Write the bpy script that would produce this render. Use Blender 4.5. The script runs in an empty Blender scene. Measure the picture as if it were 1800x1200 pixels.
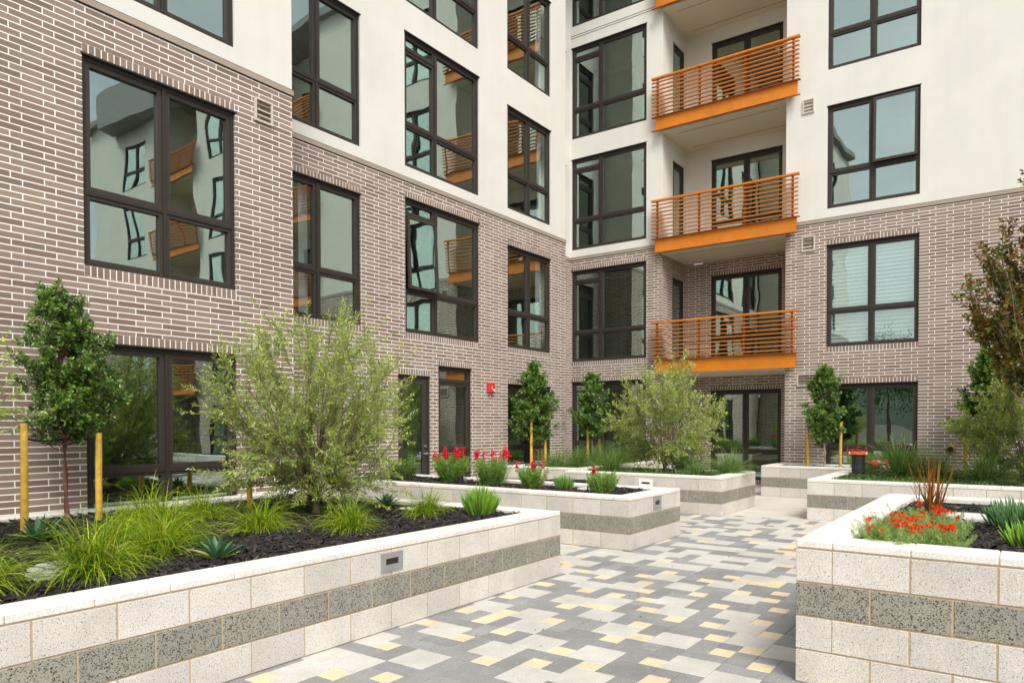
import bpy, bmesh, math, random
import numpy as np
from mathutils import Vector, Matrix
R_=math.radians
random.seed(7); rng=np.random.default_rng(7)
scene=bpy.context.scene; COL=scene.collection

# ------------------------------------------------------------------ helpers
class MB:
    def __init__(s): s.v=[];s.f=[];s.m=[];s.uv=[];s.c=[]
    def quad(s,pts,mi=0,uv=None,col=None):
        i=len(s.v); s.v+= [tuple(p) for p in pts]; s.f.append(tuple(range(i,i+len(pts)))); s.m.append(mi)
        s.uv.append(uv if uv else [(p[0],p[2]) for p in pts]); s.c.append(col or (1,1,1))
    def box(s,x0,x1,y0,y1,z0,z1,mi=0,col=None,M=None):
        P=[(x0,y0,z0),(x1,y0,z0),(x1,y1,z0),(x0,y1,z0),(x0,y0,z1),(x1,y0,z1),(x1,y1,z1),(x0,y1,z1)]
        if M is not None: P=[tuple(M@Vector(p)) for p in P]
        i=len(s.v); s.v+=P
        for q in ((0,3,2,1),(4,5,6,7),(0,1,5,4),(1,2,6,5),(2,3,7,6),(3,0,4,7)):
            s.f.append(tuple(i+k for k in q)); s.m.append(mi); s.uv.append([(P[k][0]+P[k][1],P[k][2]) for k in q]); s.c.append(col or (1,1,1))
    def tube(s,pts,rad,n=8,mi=0,cap=True,col=None):
        pts=[Vector(p) for p in pts]; rings=[]
        if not hasattr(rad,'__len__'): rad=[rad]*len(pts)
        for k,p in enumerate(pts):
            t=(pts[min(k+1,len(pts)-1)]-pts[max(k-1,0)]).normalized()
            a=t.cross(Vector((0,0,1)));
            if a.length<1e-3: a=Vector((1,0,0))
            a.normalize(); b=t.cross(a); i=len(s.v); rings.append(i)
            for j in range(n):
                th=2*math.pi*j/n; s.v.append(tuple(p+rad[k]*(math.cos(th)*a+math.sin(th)*b)))
        for k in range(len(pts)-1):
            for j in range(n):
                j2=(j+1)%n; s.f.append((rings[k]+j,rings[k]+j2,rings[k+1]+j2,rings[k+1]+j)); s.m.append(mi); s.uv.append([(0,0)]*4); s.c.append(col or (1,1,1))
        if cap:
            for r,rev in ((rings[0],0),(rings[-1],1)):
                q=[r+j for j in range(n)]
                if rev: q=q[::-1]
                s.f.append(tuple(q)); s.m.append(mi); s.uv.append([(0,0)]*n); s.c.append(col or (1,1,1))
    def xf(s,M): s.v=[tuple(M@Vector(p)) for p in s.v]; return s
    def build(s,name,mats,parent=None,smooth=False,col=False,bevel=0):
        me=bpy.data.meshes.new(name); me.from_pydata(s.v,[],s.f)
        if not isinstance(mats,(list,tuple)): mats=[mats]
        for m in mats: me.materials.append(m)
        me.polygons.foreach_set('material_index',s.m)
        ul=me.uv_layers.new(name='UVMap'); ul.data.foreach_set('uv',[c for u in s.uv for p in u for c in p])
        if col:
            ca=me.color_attributes.new('Col','FLOAT_COLOR','CORNER')
            ca.data.foreach_set('color',[x for f,c in zip(s.f,s.c) for _ in f for x in (c[0],c[1],c[2],1)])
        if bevel or True:
            bm=bmesh.new(); bm.from_mesh(me)
            if bevel: bmesh.ops.bevel(bm,geom=[e for e in bm.edges],offset=bevel,segments=1,affect='EDGES',clamp_overlap=True)
            bmesh.ops.recalc_face_normals(bm,faces=bm.faces) if s.__dict__.get('recalc') else None
            bm.to_mesh(me); bm.free()
        if smooth: me.polygons.foreach_set('use_smooth',[True]*len(me.polygons))
        me.update()
        o=bpy.data.objects.new(name,me); COL.objects.link(o)
        if parent: o.parent=parent
        return o
def npmesh(name,V,F,mat,C=None,parent=None,smooth=False):
    """V (n,3), F (m,k), C (n,3) per-vertex colour"""
    me=bpy.data.meshes.new(name); n=len(V); m,k=F.shape
    me.vertices.add(n); me.vertices.foreach_set('co',V.astype(np.float32).ravel())
    me.loops.add(m*k); me.loops.foreach_set('vertex_index',F.astype(np.int32).ravel())
    me.polygons.add(m); me.polygons.foreach_set('loop_start',np.arange(0,m*k,k,dtype=np.int32)); me.polygons.foreach_set('loop_total',np.full(m,k,dtype=np.int32))
    if smooth: me.polygons.foreach_set('use_smooth',np.ones(m,dtype=bool))
    if C is not None:
        ca=me.color_attributes.new('Col','FLOAT_COLOR','POINT'); ca.data.foreach_set('color',np.c_[C,np.ones(n)].astype(np.float32).ravel())
    for q in (mat if isinstance(mat,(list,tuple)) else [mat]): me.materials.append(q)
    me.update(calc_edges=True)
    if name is None: return me
    o=bpy.data.objects.new(name,me); COL.objects.link(o)
    if parent: o.parent=parent
    return o
def tag(o,label=None,cat=None,group=None,kind=None):
    if label: o['label']=label
    if cat: o['category']=cat
    if group: o['group']=group
    if kind: o['kind']=kind
    return o
def thing(name,loc=(0,0,0),rz=0,label=None,cat=None,group=None):
    o=bpy.data.objects.new(name,None); COL.objects.link(o); o.location=loc; o.rotation_euler=(0,0,rz); o.empty_display_size=.2
    return tag(o,label,cat,group)
def copy_thing(r,loc,rz,label,scale=1):
    c=r.copy(); COL.objects.link(c); c.location=loc; c.rotation_euler=(0,0,rz); c['label']=label; c.scale=(scale,)*3 if not hasattr(scale,'__len__') else scale
    for ch in list(r.children):
        d=ch.copy(); COL.objects.link(d); d.parent=c
        for g in list(ch.children):
            e=g.copy(); COL.objects.link(e); e.parent=d
    return c

# ------------------------------------------------------------------ materials
def mat(name):
    m=bpy.data.materials.new(name); m.use_nodes=True; nt=m.node_tree; nt.nodes.clear()
    out=nt.nodes.new('ShaderNodeOutputMaterial'); return m,nt,out
def N(nt,t,**k):
    n=nt.nodes.new('ShaderNode'+t)
    for a,b in k.items():
        if a in n.inputs.keys(): n.inputs[a].default_value=b
        else: setattr(n,a,b)
    return n
def L(nt,a,b): nt.links.new(a,b)
def ramp(nt,stops):
    r=N(nt,'ValToRGB'); e=r.color_ramp.elements
    while len(e)<len(stops): e.new(.5)
    for q,(p,c) in zip(e,stops): q.position=p; q.color=(*c,1) if len(c)==3 else c
    return r
def mixc(nt,f,a,b,mode='MIX'):
    m=N(nt,'Mix',data_type='RGBA',blend_type=mode)
    for s,v in ((0,f),(6,a),(7,b)):
        if hasattr(v,'is_output') or hasattr(v,'links'): L(nt,v,m.inputs[s])
        else: m.inputs[s].default_value=v if s==0 else (*v,1)
    return m.outputs[2]
def paint(name,c,rough=.5,spec=.5,noise=.06,scale=6,bump=0,bscale=80,metal=0,vcol=False):
    m,nt,out=mat(name); p=N(nt,'BsdfPrincipled'); tc=N(nt,'TexCoord')
    nz=N(nt,'TexNoise',Scale=scale,Detail=5.0,Roughness=.6); L(nt,tc.outputs['Object'],nz.inputs['Vector'])
    lo=tuple(x*(1-noise) for x in c); hi=tuple(min(1,x*(1+noise)) for x in c)
    r=ramp(nt,[(.3,lo),(.7,hi)]); L(nt,nz.outputs['Fac'],r.inputs['Fac']); col=r.outputs['Color']
    if vcol:
        a=N(nt,'Attribute',attribute_name='Col'); col=mixc(nt,1.0,col,a.outputs['Color'],'MULTIPLY')
    if name=='cream_stucco':
        mp=N(nt,'Mapping'); mp.inputs['Scale'].default_value=(5,5,.35); L(nt,tc.outputs['Object'],mp.inputs[0]); sn=N(nt,'TexNoise',Scale=1.0,Detail=5.0,Roughness=.6); L(nt,mp.outputs[0],sn.inputs['Vector'])
        sr=ramp(nt,[(.30,(.975,.972,.965)),(.55,(1,1,1))]); L(nt,sn.outputs['Fac'],sr.inputs['Fac']); col=mixc(nt,1.0,col,sr.outputs['Color'],'MULTIPLY')
    L(nt,col,p.inputs['Base Color']); p.inputs['Roughness'].default_value=rough; p.inputs['Metallic'].default_value=metal; p.inputs['Specular IOR Level'].default_value=spec
    if bump:
        n2=N(nt,'TexNoise',Scale=bscale,Detail=3.0); L(nt,tc.outputs['Object'],n2.inputs['Vector'])
        b=N(nt,'Bump',Strength=bump,Distance=.004); L(nt,n2.outputs['Fac'],b.inputs['Height']); L(nt,b.outputs['Normal'],p.inputs['Normal'])
    L(nt,p.outputs[0],out.inputs[0]); return m
def brick_mat(name,soldier=False):
    m,nt,out=mat(name); p=N(nt,'BsdfPrincipled'); uv=N(nt,'UVMap')
    b=N(nt,'TexBrick'); b.offset=0 if soldier else .35; b.offset_frequency=2; b.squash=1; b.squash_frequency=2
    b.inputs['Scale'].default_value=1; b.inputs['Mortar Size'].default_value=.0057; b.inputs['Mortar Smooth'].default_value=.03; b.inputs['Bias'].default_value=0
    b.inputs['Brick Width'].default_value=.0672 if soldier else .3048; b.inputs['Row Height'].default_value=.5 if soldier else .0667
    b.inputs['Color1'].default_value=(.205,.142,.105,1); b.inputs['Color2'].default_value=(.325,.240,.187,1); b.inputs['Mortar'].default_value=(.90,.88,.84,1)
    L(nt,uv.outputs[0],b.inputs['Vector'])
    # large stains and fine wire-cut streaks
    tc=N(nt,'TexCoord'); nz=N(nt,'TexNoise',Scale=.9,Detail=6.0,Roughness=.65); L(nt,tc.outputs['Object'],nz.inputs['Vector'])
    r=ramp(nt,[(.3,(.88,.88,.88)),(.7,(1.07,1.06,1.05))]); L(nt,nz.outputs['Fac'],r.inputs['Fac'])
    mp=N(nt,'Mapping'); mp.inputs['Scale'].default_value=(6,260,1) if not soldier else (260,6,1); L(nt,uv.outputs[0],mp.inputs['Vector'])
    st=N(nt,'TexNoise',Scale=1.0,Detail=2.0); L(nt,mp.outputs[0],st.inputs['Vector'])
    r2=ramp(nt,[(.3,(.88,.88,.88)),(.75,(1.08,1.08,1.08))]); L(nt,st.outputs['Fac'],r2.inputs['Fac'])
    c=mixc(nt,1.0,b.outputs['Color'],r.outputs['Color'],'MULTIPLY'); c=mixc(nt,1.0,c,r2.outputs['Color'],'MULTIPLY')
    L(nt,c,p.inputs['Base Color']); p.inputs['Roughness'].default_value=.75
    inv=N(nt,'Math',operation='SUBTRACT'); inv.inputs[0].default_value=1; L(nt,b.outputs['Fac'],inv.inputs[1])
    ad=N(nt,'Math',operation='MULTIPLY_ADD'); L(nt,st.outputs['Fac'],ad.inputs[0]); ad.inputs[1].default_value=.12; L(nt,inv.outputs[0],ad.inputs[2])
    bp=N(nt,'Bump',Strength=.35,Distance=.003); L(nt,ad.outputs[0],bp.inputs['Height']); L(nt,bp.outputs[0],p.inputs['Normal'])
    L(nt,p.outputs[0],out.inputs[0]); return m
def speckle_mat(name,base,speck,scale,thr,rough=.8,bump=.4,light=None,vcol=True):
    """ground-face concrete block: base colour with small aggregate specks"""
    m,nt,out=mat(name); p=N(nt,'BsdfPrincipled'); tc=N(nt,'TexCoord')
    wn=N(nt,'TexNoise',Scale=30.0,Detail=2.0); L(nt,tc.outputs['Object'],wn.inputs['Vector'])
    dv=N(nt,'VectorMath',operation='MULTIPLY_ADD'); L(nt,wn.outputs['Color'],dv.inputs[0]); dv.inputs[1].default_value=(.03,.03,.03); L(nt,tc.outputs['Object'],dv.inputs[2])
    v=N(nt,'TexVoronoi',Scale=scale); L(nt,dv.outputs[0],v.inputs['Vector'])
    sep=N(nt,'SeparateColor'); L(nt,v.outputs['Color'],sep.inputs[0])
    # only some cells become specks; size by distance
    lt=N(nt,'Math',operation='LESS_THAN'); L(nt,v.outputs['Distance'],lt.inputs[0])
    ml=N(nt,'Math',operation='MULTIPLY'); L(nt,sep.outputs[0],ml.inputs[0]); ml.inputs[1].default_value=thr; 
    L(nt,ml.outputs[0],lt.inputs[1])
    nz=N(nt,'TexNoise',Scale=3.0,Detail=8.0,Roughness=.7); L(nt,tc.outputs['Object'],nz.inputs['Vector'])
    r=ramp(nt,[(.3,tuple(x*.84 for x in base)),(.7,tuple(min(1,x*1.08) for x in base))]); L(nt,nz.outputs['Fac'],r.inputs['Fac'])
    nf=N(nt,'TexNoise',Scale=120.0,Detail=3.0); L(nt,tc.outputs['Object'],nf.inputs['Vector'])
    rf=ramp(nt,[(.35,(.8,.8,.79)),(.65,(1.1,1.1,1.1))]); L(nt,nf.outputs['Fac'],rf.inputs['Fac'])
    c=mixc(nt,1.0,r.outputs['Color'],rf.outputs['Color'],'MULTIPLY')
    if name.startswith('paver'):
        gn=N(nt,'TexNoise',Scale=1.1,Detail=9.0,Roughness=.72); L(nt,tc.outputs['Object'],gn.inputs['Vector']); gr=ramp(nt,[(.36,(.86,.855,.85)),(.56,(1,1,1)),(.75,(1.05,1.05,1.05))]); L(nt,gn.outputs['Fac'],gr.inputs['Fac']); c=mixc(nt,1.0,c,gr.outputs['Color'],'MULTIPLY')
        wn2=N(nt,'TexNoise',Scale=22.0,Detail=4.0,Roughness=.8); L(nt,tc.outputs['Object'],wn2.inputs['Vector']); wr=ramp(nt,[(.66,(0,0,0)),(.74,(1,1,1))]); L(nt,wn2.outputs['Fac'],wr.inputs['Fac']); mm=N(nt,'Math',operation='MULTIPLY'); L(nt,wr.outputs['Color'],mm.inputs[0]); mm.inputs[1].default_value=.38; c=mixc(nt,mm.outputs[0],c,(.6,.59,.57))
    if light:
        v2=N(nt,'TexVoronoi',Scale=scale*.8); L(nt,dv.outputs[0],v2.inputs['Vector']); s2=N(nt,'SeparateColor'); L(nt,v2.outputs['Color'],s2.inputs[0])
        l2=N(nt,'Math',operation='LESS_THAN'); L(nt,v2.outputs['Distance'],l2.inputs[0]); m2=N(nt,'Math',operation='MULTIPLY'); L(nt,s2.outputs[1],m2.inputs[0]); m2.inputs[1].default_value=.26; L(nt,m2.outputs[0],l2.inputs[1])
        c=mixc(nt,l2.outputs[0],c,light)
    c=mixc(nt,lt.outputs[0],c,speck)
    if vcol:
        a=N(nt,'Attribute',attribute_name='Col'); c=mixc(nt,1.0,c,a.outputs['Color'],'MULTIPLY')
    L(nt,c,p.inputs['Base Color']); p.inputs['Roughness'].default_value=rough
    b=N(nt,'Bump',Strength=bump,Distance=.003); L(nt,nf.outputs['Fac'],b.inputs['Height']); L(nt,b.outputs[0],p.inputs['Normal'])
    L(nt,p.outputs[0],out.inputs[0]); return m
def leaf_mat(name,trans=.35,rough=.45,spec=.4):
    m,nt,out=mat(name); a=N(nt,'Attribute',attribute_name='Col'); p=N(nt,'BsdfPrincipled'); L(nt,a.outputs['Color'],p.inputs['Base Color'])
    p.inputs['Roughness'].default_value=rough; p.inputs['Specular IOR Level'].default_value=spec
    t=N(nt,'BsdfTranslucent'); c=mixc(nt,1.0,a.outputs['Color'],(1.1,1.15,.6),'MULTIPLY'); L(nt,c,t.inputs['Color'])
    mx=N(nt,'MixShader',Fac=trans) if False else N(nt,'MixShader'); mx.inputs[0].default_value=trans
    L(nt,p.outputs[0],mx.inputs[1]); L(nt,t.outputs[0],mx.inputs[2]); L(nt,mx.outputs[0],out.inputs[0]); return m
def glass_mat():
    m,nt,out=mat('window_glass'); tc=N(nt,'TexCoord')
    lw=N(nt,'LayerWeight',Blend=.5); pw=N(nt,'Math',operation='POWER'); L(nt,lw.outputs['Facing'],pw.inputs[0]); pw.inputs[1].default_value=3.6
    ma=N(nt,'Math',operation='MULTIPLY_ADD'); L(nt,pw.outputs[0],ma.inputs[0]); ma.inputs[1].default_value=.68; ma.inputs[2].default_value=.36
    g=N(nt,'BsdfGlossy',Roughness=.004); g.inputs['Color'].default_value=(.72,.85,.77,1)
    nz=N(nt,'TexNoise',Scale=1.35,Detail=1.0,Roughness=.4); L(nt,tc.outputs['Object'],nz.inputs['Vector'])
    b=N(nt,'Bump',Strength=.5,Distance=.008); L(nt,nz.outputs['Fac'],b.inputs['Height']); L(nt,b.outputs[0],g.inputs['Normal'])
    t=N(nt,'BsdfTransparent'); t.inputs['Color'].default_value=(.90,.95,.96,1)
    mx=N(nt,'MixShader'); L(nt,ma.outputs[0],mx.inputs[0]); L(nt,t.outputs[0],mx.inputs[1]); L(nt,g.outputs[0],mx.inputs[2]); L(nt,mx.outputs[0],out.inputs[0]); return m

BRICK=brick_mat('taupe_brick'); SOLD=brick_mat('soldier_brick',True)
STUCCO=paint('cream_stucco',(.715,.695,.64),rough=.9,noise=.05,scale=.9,bump=.6,bscale=110)
SOFFIT=paint('soffit_paint',(.68,.62,.49),rough=.85,noise=.03,scale=1.2,bump=.15,bscale=100)
TRIM=paint('band_flashing',(.36,.29,.225),rough=.6,noise=.08,scale=3)
DARK=paint('dark_joint',(.03,.027,.025),rough=.8)
FRAME=paint('bronze_frame',(.036,.028,.023),rough=.55,spec=.3,noise=.1,scale=8)
FRAMEHI=paint('bronze_sash',(.046,.036,.030),rough=.5,spec=.3,noise=.1,scale=8)
GLASS=glass_mat()
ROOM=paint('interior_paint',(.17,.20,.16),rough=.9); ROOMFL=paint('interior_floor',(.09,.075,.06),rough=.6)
BLIND=paint('blind_slat',(.88,.88,.88),rough=.6)
ORANGE=paint('orange_paint',(.60,.180,.003),rough=.55,noise=.13,scale=3); ORANGED=paint('orange_post',(.42,.10,.006),rough=.6,noise=.1,scale=9)
SLAT=paint('orange_brown_slat',(.54,.175,.008),rough=.6,noise=.16,scale=7)
VENT=paint('vent_frame',(.58,.53,.45),rough=.6); LOUV=paint('vent_louver',(.27,.22,.17),rough=.6)
BLOCK=speckle_mat('light_ground_block',(.63,.597,.55),(.12,.105,.09),125,.34,light=(.76,.73,.68))
BAND=speckle_mat('grey_ground_block',(.315,.302,.25),(.045,.045,.04),120,.62,light=(.52,.51,.43),bump=.7)
CAP=speckle_mat('cap_block',(.77,.74,.69),(.30,.27,.23),120,.2)
MORTAR=paint('tan_mortar',(.44,.34,.21),rough=.95,noise=.12,scale=15,bump=.3)
PLIGHT=speckle_mat('paver_light',(.56,.54,.50),(.44,.42,.38),150,.3,bump=.25)
PGREY=speckle_mat('paver_grey',(.285,.282,.28),(.46,.46,.45),45,.22,bump=.3)
PYEL=speckle_mat('paver_buff',(.70,.59,.40),(.60,.47,.28),140,.3,bump=.25)
SAND=paint('joint_sand',(.12,.11,.10),rough=.95)
CONC=paint('concrete',(.56,.525,.465),rough=.85,noise=.10,scale=1.6,bump=.3,bscale=60)
MULCH=paint('mulch_bed',(.022,.018,.016),rough=.95,noise=.4,scale=18,bump=1,bscale=50)
CHIP=paint('bark_chip',(1,1,1),rough=.85,noise=.2,scale=30,vcol=True)
LEAF=leaf_mat('leaf'); GLOSSLEAF=leaf_mat('glossy_leaf',.22,.32,.6); GRASS=leaf_mat('grass_blade',.4,.5,.3); SUCC=leaf_mat('succulent_leaf',.15,.5,.35); PETAL=leaf_mat('petal',.35,.6,.2)
BARK=paint('bark',(.20,.14,.10),rough=.9,noise=.35,scale=20,bump=.8,bscale=60); BARKRED=paint('bark_red',(.16,.07,.045),rough=.8,noise=.35,scale=25,bump=.8)
BARKPALE=paint('bark_pale',(.36,.29,.22),rough=.9,noise=.3,scale=25,bump=.6)
STAKE=paint('yellow_stake',(.62,.37,.055),rough=.8,noise=.28,scale=14,bump=.5,bscale=40)
RUBBER=paint('black_rubber',(.018,.018,.018),rough=.6)
STONE=speckle_mat('white_stone',(.68,.67,.63),(.3,.3,.28),40,.3,vcol=False)
STEEL=paint('grey_steel',(.33,.33,.32),rough=.45,noise=.08,metal=.3); SLOT=paint('light_slot',(.02,.02,.022),rough=.3)
WHITEM=paint('white_metal',(.8,.8,.78),rough=.5)
RED=paint('red_enamel',(.62,.03,.02),rough=.35,noise=.04); BLACKP=paint('black_pipe',(.022,.021,.022),rough=.55,noise=.2,scale=9,bump=.3); ORED=paint('orange_flange',(.80,.14,.03),rough=.5)
BRASS=paint('rusty_pipe',(.33,.15,.08),rough=.6,noise=.3,scale=30,metal=.3); CHROME=paint('satin_chrome',(.6,.6,.6),rough=.25,metal=.9)
ROOF=paint('roof_membrane',(.28,.28,.27),rough=.9)

# ------------------------------------------------------------------ building
BLD=thing('apartment_building',(17.1,9.35,0),0,'cream stucco and taupe brick apartment building wrapping the courtyard','building')
class Fr:   # wall frame: o = point on wall plane, u = along the wall (to the viewer's right), n = outward normal
    def __init__(s,o,u,n): s.o=Vector(o); s.u=Vector(u); s.n=Vector(n); s.M=Matrix(((s.u.x,-s.n.x,0,s.o.x),(s.u.y,-s.n.y,0,s.o.y),(0,0,1,0),(0,0,0,1)))
    # local coords: x = u, y = depth INTO the wall, z = up
BI=Matrix.Translation((-17.1,-9.35,0))    # children are in building space
def bpart(mb,name,mats,F,parent=None,**k):
    mb.xf(BI@F.M if True else F.M); return mb.build(name,mats,parent or BLD,**k)
def wall(F,name,u0,u1,z0,z1,holes,mats,thick=.22,soldier=True,recess=0,uoff=0):
    """wall panel with openings; holes (u0,u1,z0,z1); returns mesh. mats[0]=field, mats[1]=soldier"""
    mb=MB(); S=.113 if soldier else 0
    us={u0,u1}; zs={z0,z1}
    for h in holes:
        for q in h[:2]:
            if u0<q<u1: us.add(q)
        for q in (h[2],h[3],h[2]-S,h[3]+S):
            if z0<q<z1: zs.add(round(q,4))
    us=sorted(us); zs=sorted(zs)
    def isop(u,z): return any(h[0]<u<h[1] and h[2]<z<h[3] for h in holes)
    nu,nz=len(us)-1,len(zs)-1
    op=[[isop((us[i]+us[i+1])/2,(zs[j]+zs[j+1])/2) for j in range(nz)] for i in range(nu)]
    for i in range(nu):
        for j in range(nz):
            if op[i][j]: continue
            a,b,c,d=us[i],us[i+1],zs[j],zs[j+1]; uc,zc=(a+b)/2,(c+d)/2; mi=0; base=None
            if S:
                for h in holes:
                    if h[0]<uc<h[1] and (h[3]<zc<h[3]+S): mi=1;base=(h[0],h[3])
                    if h[0]<uc<h[1] and (h[2]-S<zc<h[2]): mi=1;base=(h[0],h[2]-S)
            if mi: uv=[(x-base[0]+.0026,(z-base[1])*.5/S) for x,z in ((a,c),(b,c),(b,d),(a,d))]
            else: uv=[(x+uoff,z) for x,z in ((a,c),(b,c),(b,d),(a,d))]
            mb.quad([(a,recess,c),(b,recess,c),(b,recess,d),(a,recess,d)],mi,uv)
            mb.quad([(b,thick,c),(a,thick,c),(a,thick,d),(b,thick,d)],0)
            for di,dj,e in ((-1,0,[(a,d),(a,c)]),(1,0,[(b,c),(b,d)]),(0,-1,[(a,c),(b,c)]),(0,1,[(b,d),(a,d)])):
                I,J=i+di,j+dj
                if 0<=I<nu and 0<=J<nz and not op[I][J]: continue
                (x1,y1),(x2,y2)=e
                if di: uv=[(x1+thick,y1),(x1+thick,y2),(x1,y2),(x1,y1)]; uv=[(thick,y1),(thick,y2),(0,y2),(0,y1)]
                else: uv=[(x1,.0),(x2,.0),(x2,.06),(x1,.06)]; 
                mb.quad([(x1,thick,y1),(x2,thick,y2),(x2,recess,y2),(x1,recess,y1)],0,uv)
    mb.xf(BI@F.M); mb.recalc=True
    return mb.build(name,mats,BLD)
def ring(mb,u0,u1,z0,z1,w,y0,y1,mi=0,wb=None):
    wb=wb or w
    mb.box(u0,u0+w,y0,y1,z0,z1,mi); mb.box(u1-w,u1,y0,y1,z0,z1,mi)
    mb.box(u0+w,u1-w,y0,y1,z1-w,z1,mi); mb.box(u0+w,u1-w,y0,y1,z0,z0+wb,mi)
RM=MB()
def window(F,u0,u1,z0,z1,kind='D',rail=.79,room=True,blind=False,open_=None,deep=2.6,gl='plain',curtain=None,label=None):
    """kind D: two columns over a low rail; T: narrow left column with transom; S: single column with transom and low rail; G: no low rail"""
    y0=.035; y1=.125; fr=MB(); ring(fr,u0,u1,z0,z1,.045,y0,y1)
    fr.box(u0-.012,u1+.012,-.012,y0,z1-.004,z1+.014)          # metal head flashing
    w=u1-u0
    if kind=='T': cx=[u0+.045,u0+w*.395-.022,u0+w*.395+.022,u1-.045]
    elif kind=='S': cx=[u0+.045,u1-.045]
    else: cx=[u0+.045,u0+w/2-.022,u0+w/2+.022,u1-.045]
    zr=z0+rail; panes=[]
    if kind!='S': fr.box(cx[1],cx[2],y0-.006,y1,z0+.045,z1-.045)
    cols=[(cx[0],cx[1])] if kind=='S' else [(cx[0],cx[1]),(cx[2],cx[3])]
    for ci,(a,b) in enumerate(cols):
        cells=[(z0+.045,zr-.02),(zr+.02,z1-.045)]
        fr.box(a,b,y0-.002,y1,zr-.02,zr+.02)
        if (kind in 'TS' and ci==0):
            zt=z1-.29; fr.box(a,b,y0-.002,y1,zt-.02,zt+.02); cells=[(z0+.045,zr-.02),(zr+.02,zt-.02),(zt+.02,z1-.045)]
        for k,(c,d) in enumerate(cells):
            sw=.052 if k==1 else .04
            if open_==(ci,k): panes.append((a,b,c,d,sw,True)); continue
            ring(fr,a,b,c,d,sw,y0+.012,y1-.01,1); panes.append((a,b,c,d,sw,False))
    W=bpart(fr,'window',[FRAME,FRAMEHI],F)
    if label: W['label']=label
    for a,b,c,d,sw,op in panes:
        if op:
            s=MB(); ring(s,a,b,c,d,sw,-.02,.03,1); g=MB(); g.box(a+sw,b-sw,.0,.008,c+sw,d-sw)
            Rm=Matrix.Translation((a,0,0))@Matrix.Translation((0,0,d))@Matrix.Rotation(-R_(2.6),4,'X')@Matrix.Translation((0,0,-d))@Matrix.Translation((-a,0,0))
            s.xf(Rm); g.xf(Rm); g.xf(BI@F.M)
            g.build('pane',GLASS,W); so=bpart(s,'open_sash',[FRAME,FRAMEHI],F,W); so['label']='sash tilted open at the bottom'
        else:
            g=MB(); g.box(a+sw,b-sw,y0+.05,y0+.058,c+sw,d-sw); g.xf(BI@F.M); g.build('pane',GLASS,W)
    if room:
        r=MB(); yj=.125; yi=.34
        a,b,c,d=u0+.02,u1-.02,z0+.02,z1-.02; A,B,C,D=u0-.35,u1+.35,max(z0-.3,.02) if z0>.3 else z0,z1+.2
        # jamb tunnel then a room box seen through the glass
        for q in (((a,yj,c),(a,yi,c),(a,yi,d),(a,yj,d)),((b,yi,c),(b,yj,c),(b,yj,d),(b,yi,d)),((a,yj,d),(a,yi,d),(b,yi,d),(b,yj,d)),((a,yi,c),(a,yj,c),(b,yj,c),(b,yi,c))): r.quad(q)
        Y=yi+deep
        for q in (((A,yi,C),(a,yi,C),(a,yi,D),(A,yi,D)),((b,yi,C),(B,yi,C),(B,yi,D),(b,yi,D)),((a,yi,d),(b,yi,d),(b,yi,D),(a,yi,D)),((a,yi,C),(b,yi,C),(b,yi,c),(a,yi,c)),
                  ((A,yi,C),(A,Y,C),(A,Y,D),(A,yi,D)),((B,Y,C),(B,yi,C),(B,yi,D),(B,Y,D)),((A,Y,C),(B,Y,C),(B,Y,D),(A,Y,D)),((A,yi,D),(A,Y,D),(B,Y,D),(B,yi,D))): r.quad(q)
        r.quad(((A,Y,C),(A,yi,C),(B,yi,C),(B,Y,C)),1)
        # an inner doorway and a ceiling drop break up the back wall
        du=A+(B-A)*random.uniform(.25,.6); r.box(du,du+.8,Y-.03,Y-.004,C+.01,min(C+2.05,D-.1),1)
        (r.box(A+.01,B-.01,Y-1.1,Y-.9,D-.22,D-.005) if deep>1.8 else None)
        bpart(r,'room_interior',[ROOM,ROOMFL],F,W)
    if curtain:
        c_=MB(); ua,ub=curtain; n=int((ub-ua)/.03)
        for k in range(n):
            x=ua+k*.03; x2=x+.03; c_.quad([(x,.2+.02*(k%2),z0+.05),(x2,.2+.02*((k+1)%2),z0+.05),(x2,.2+.02*((k+1)%2),z1-.05),(x,.2+.02*(k%2),z1-.05)])
        bpart(c_,'curtain',[BLIND],F,W)
    if blind:
        s=MB(); n=int((z1-z0-.1)/.082)
        for k in range(n):
            z=z0+.07+k*.082
            s.box(u0+.06,u1-.06,-.043,.043,-.0015,.0015,M=Matrix.Translation((0,.155,z))@Matrix.Rotation(R_(58),4,'X'))
        bpart(s,'blind',[BLIND],F,W)
    return W
def vent(F,uc,zc,w=.27,h=.30):
    v=MB(); ring(v,uc-w/2,uc+w/2,zc-h/2,zc+h/2,.024,-.030,.03); o=bpart(v,'vent',[VENT],F)
    l=MB(); l.box(uc-w/2+.03,uc+w/2-.03,.012,.035,zc-h/2+.03,zc+h/2-.03,1)
    n=3
    for k in range(n):
        z=zc-h/2+.04+(k+.5)*(h-.08)/n; l.box(uc-w/2+.032,uc+w/2-.032,-.028,.010,-.007,.007,M=Matrix.Translation((0,0,z))@Matrix.Rotation(R_(22),4,'X'))
    bpart(l,'louver',[LOUV,DARK],F,o)
def band(F,u0,u1,cut=()):
    b=MB(); b.box(u0,u1,-.018,.05,6.03,6.10); b.box(u0,u1,-.008,.05,6.10,6.112,1); b.box(u0,u1,-.006,.05,6.018,6.03,1); bpart(b,'band_flashing',[TRIM,DARK],F)

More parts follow.
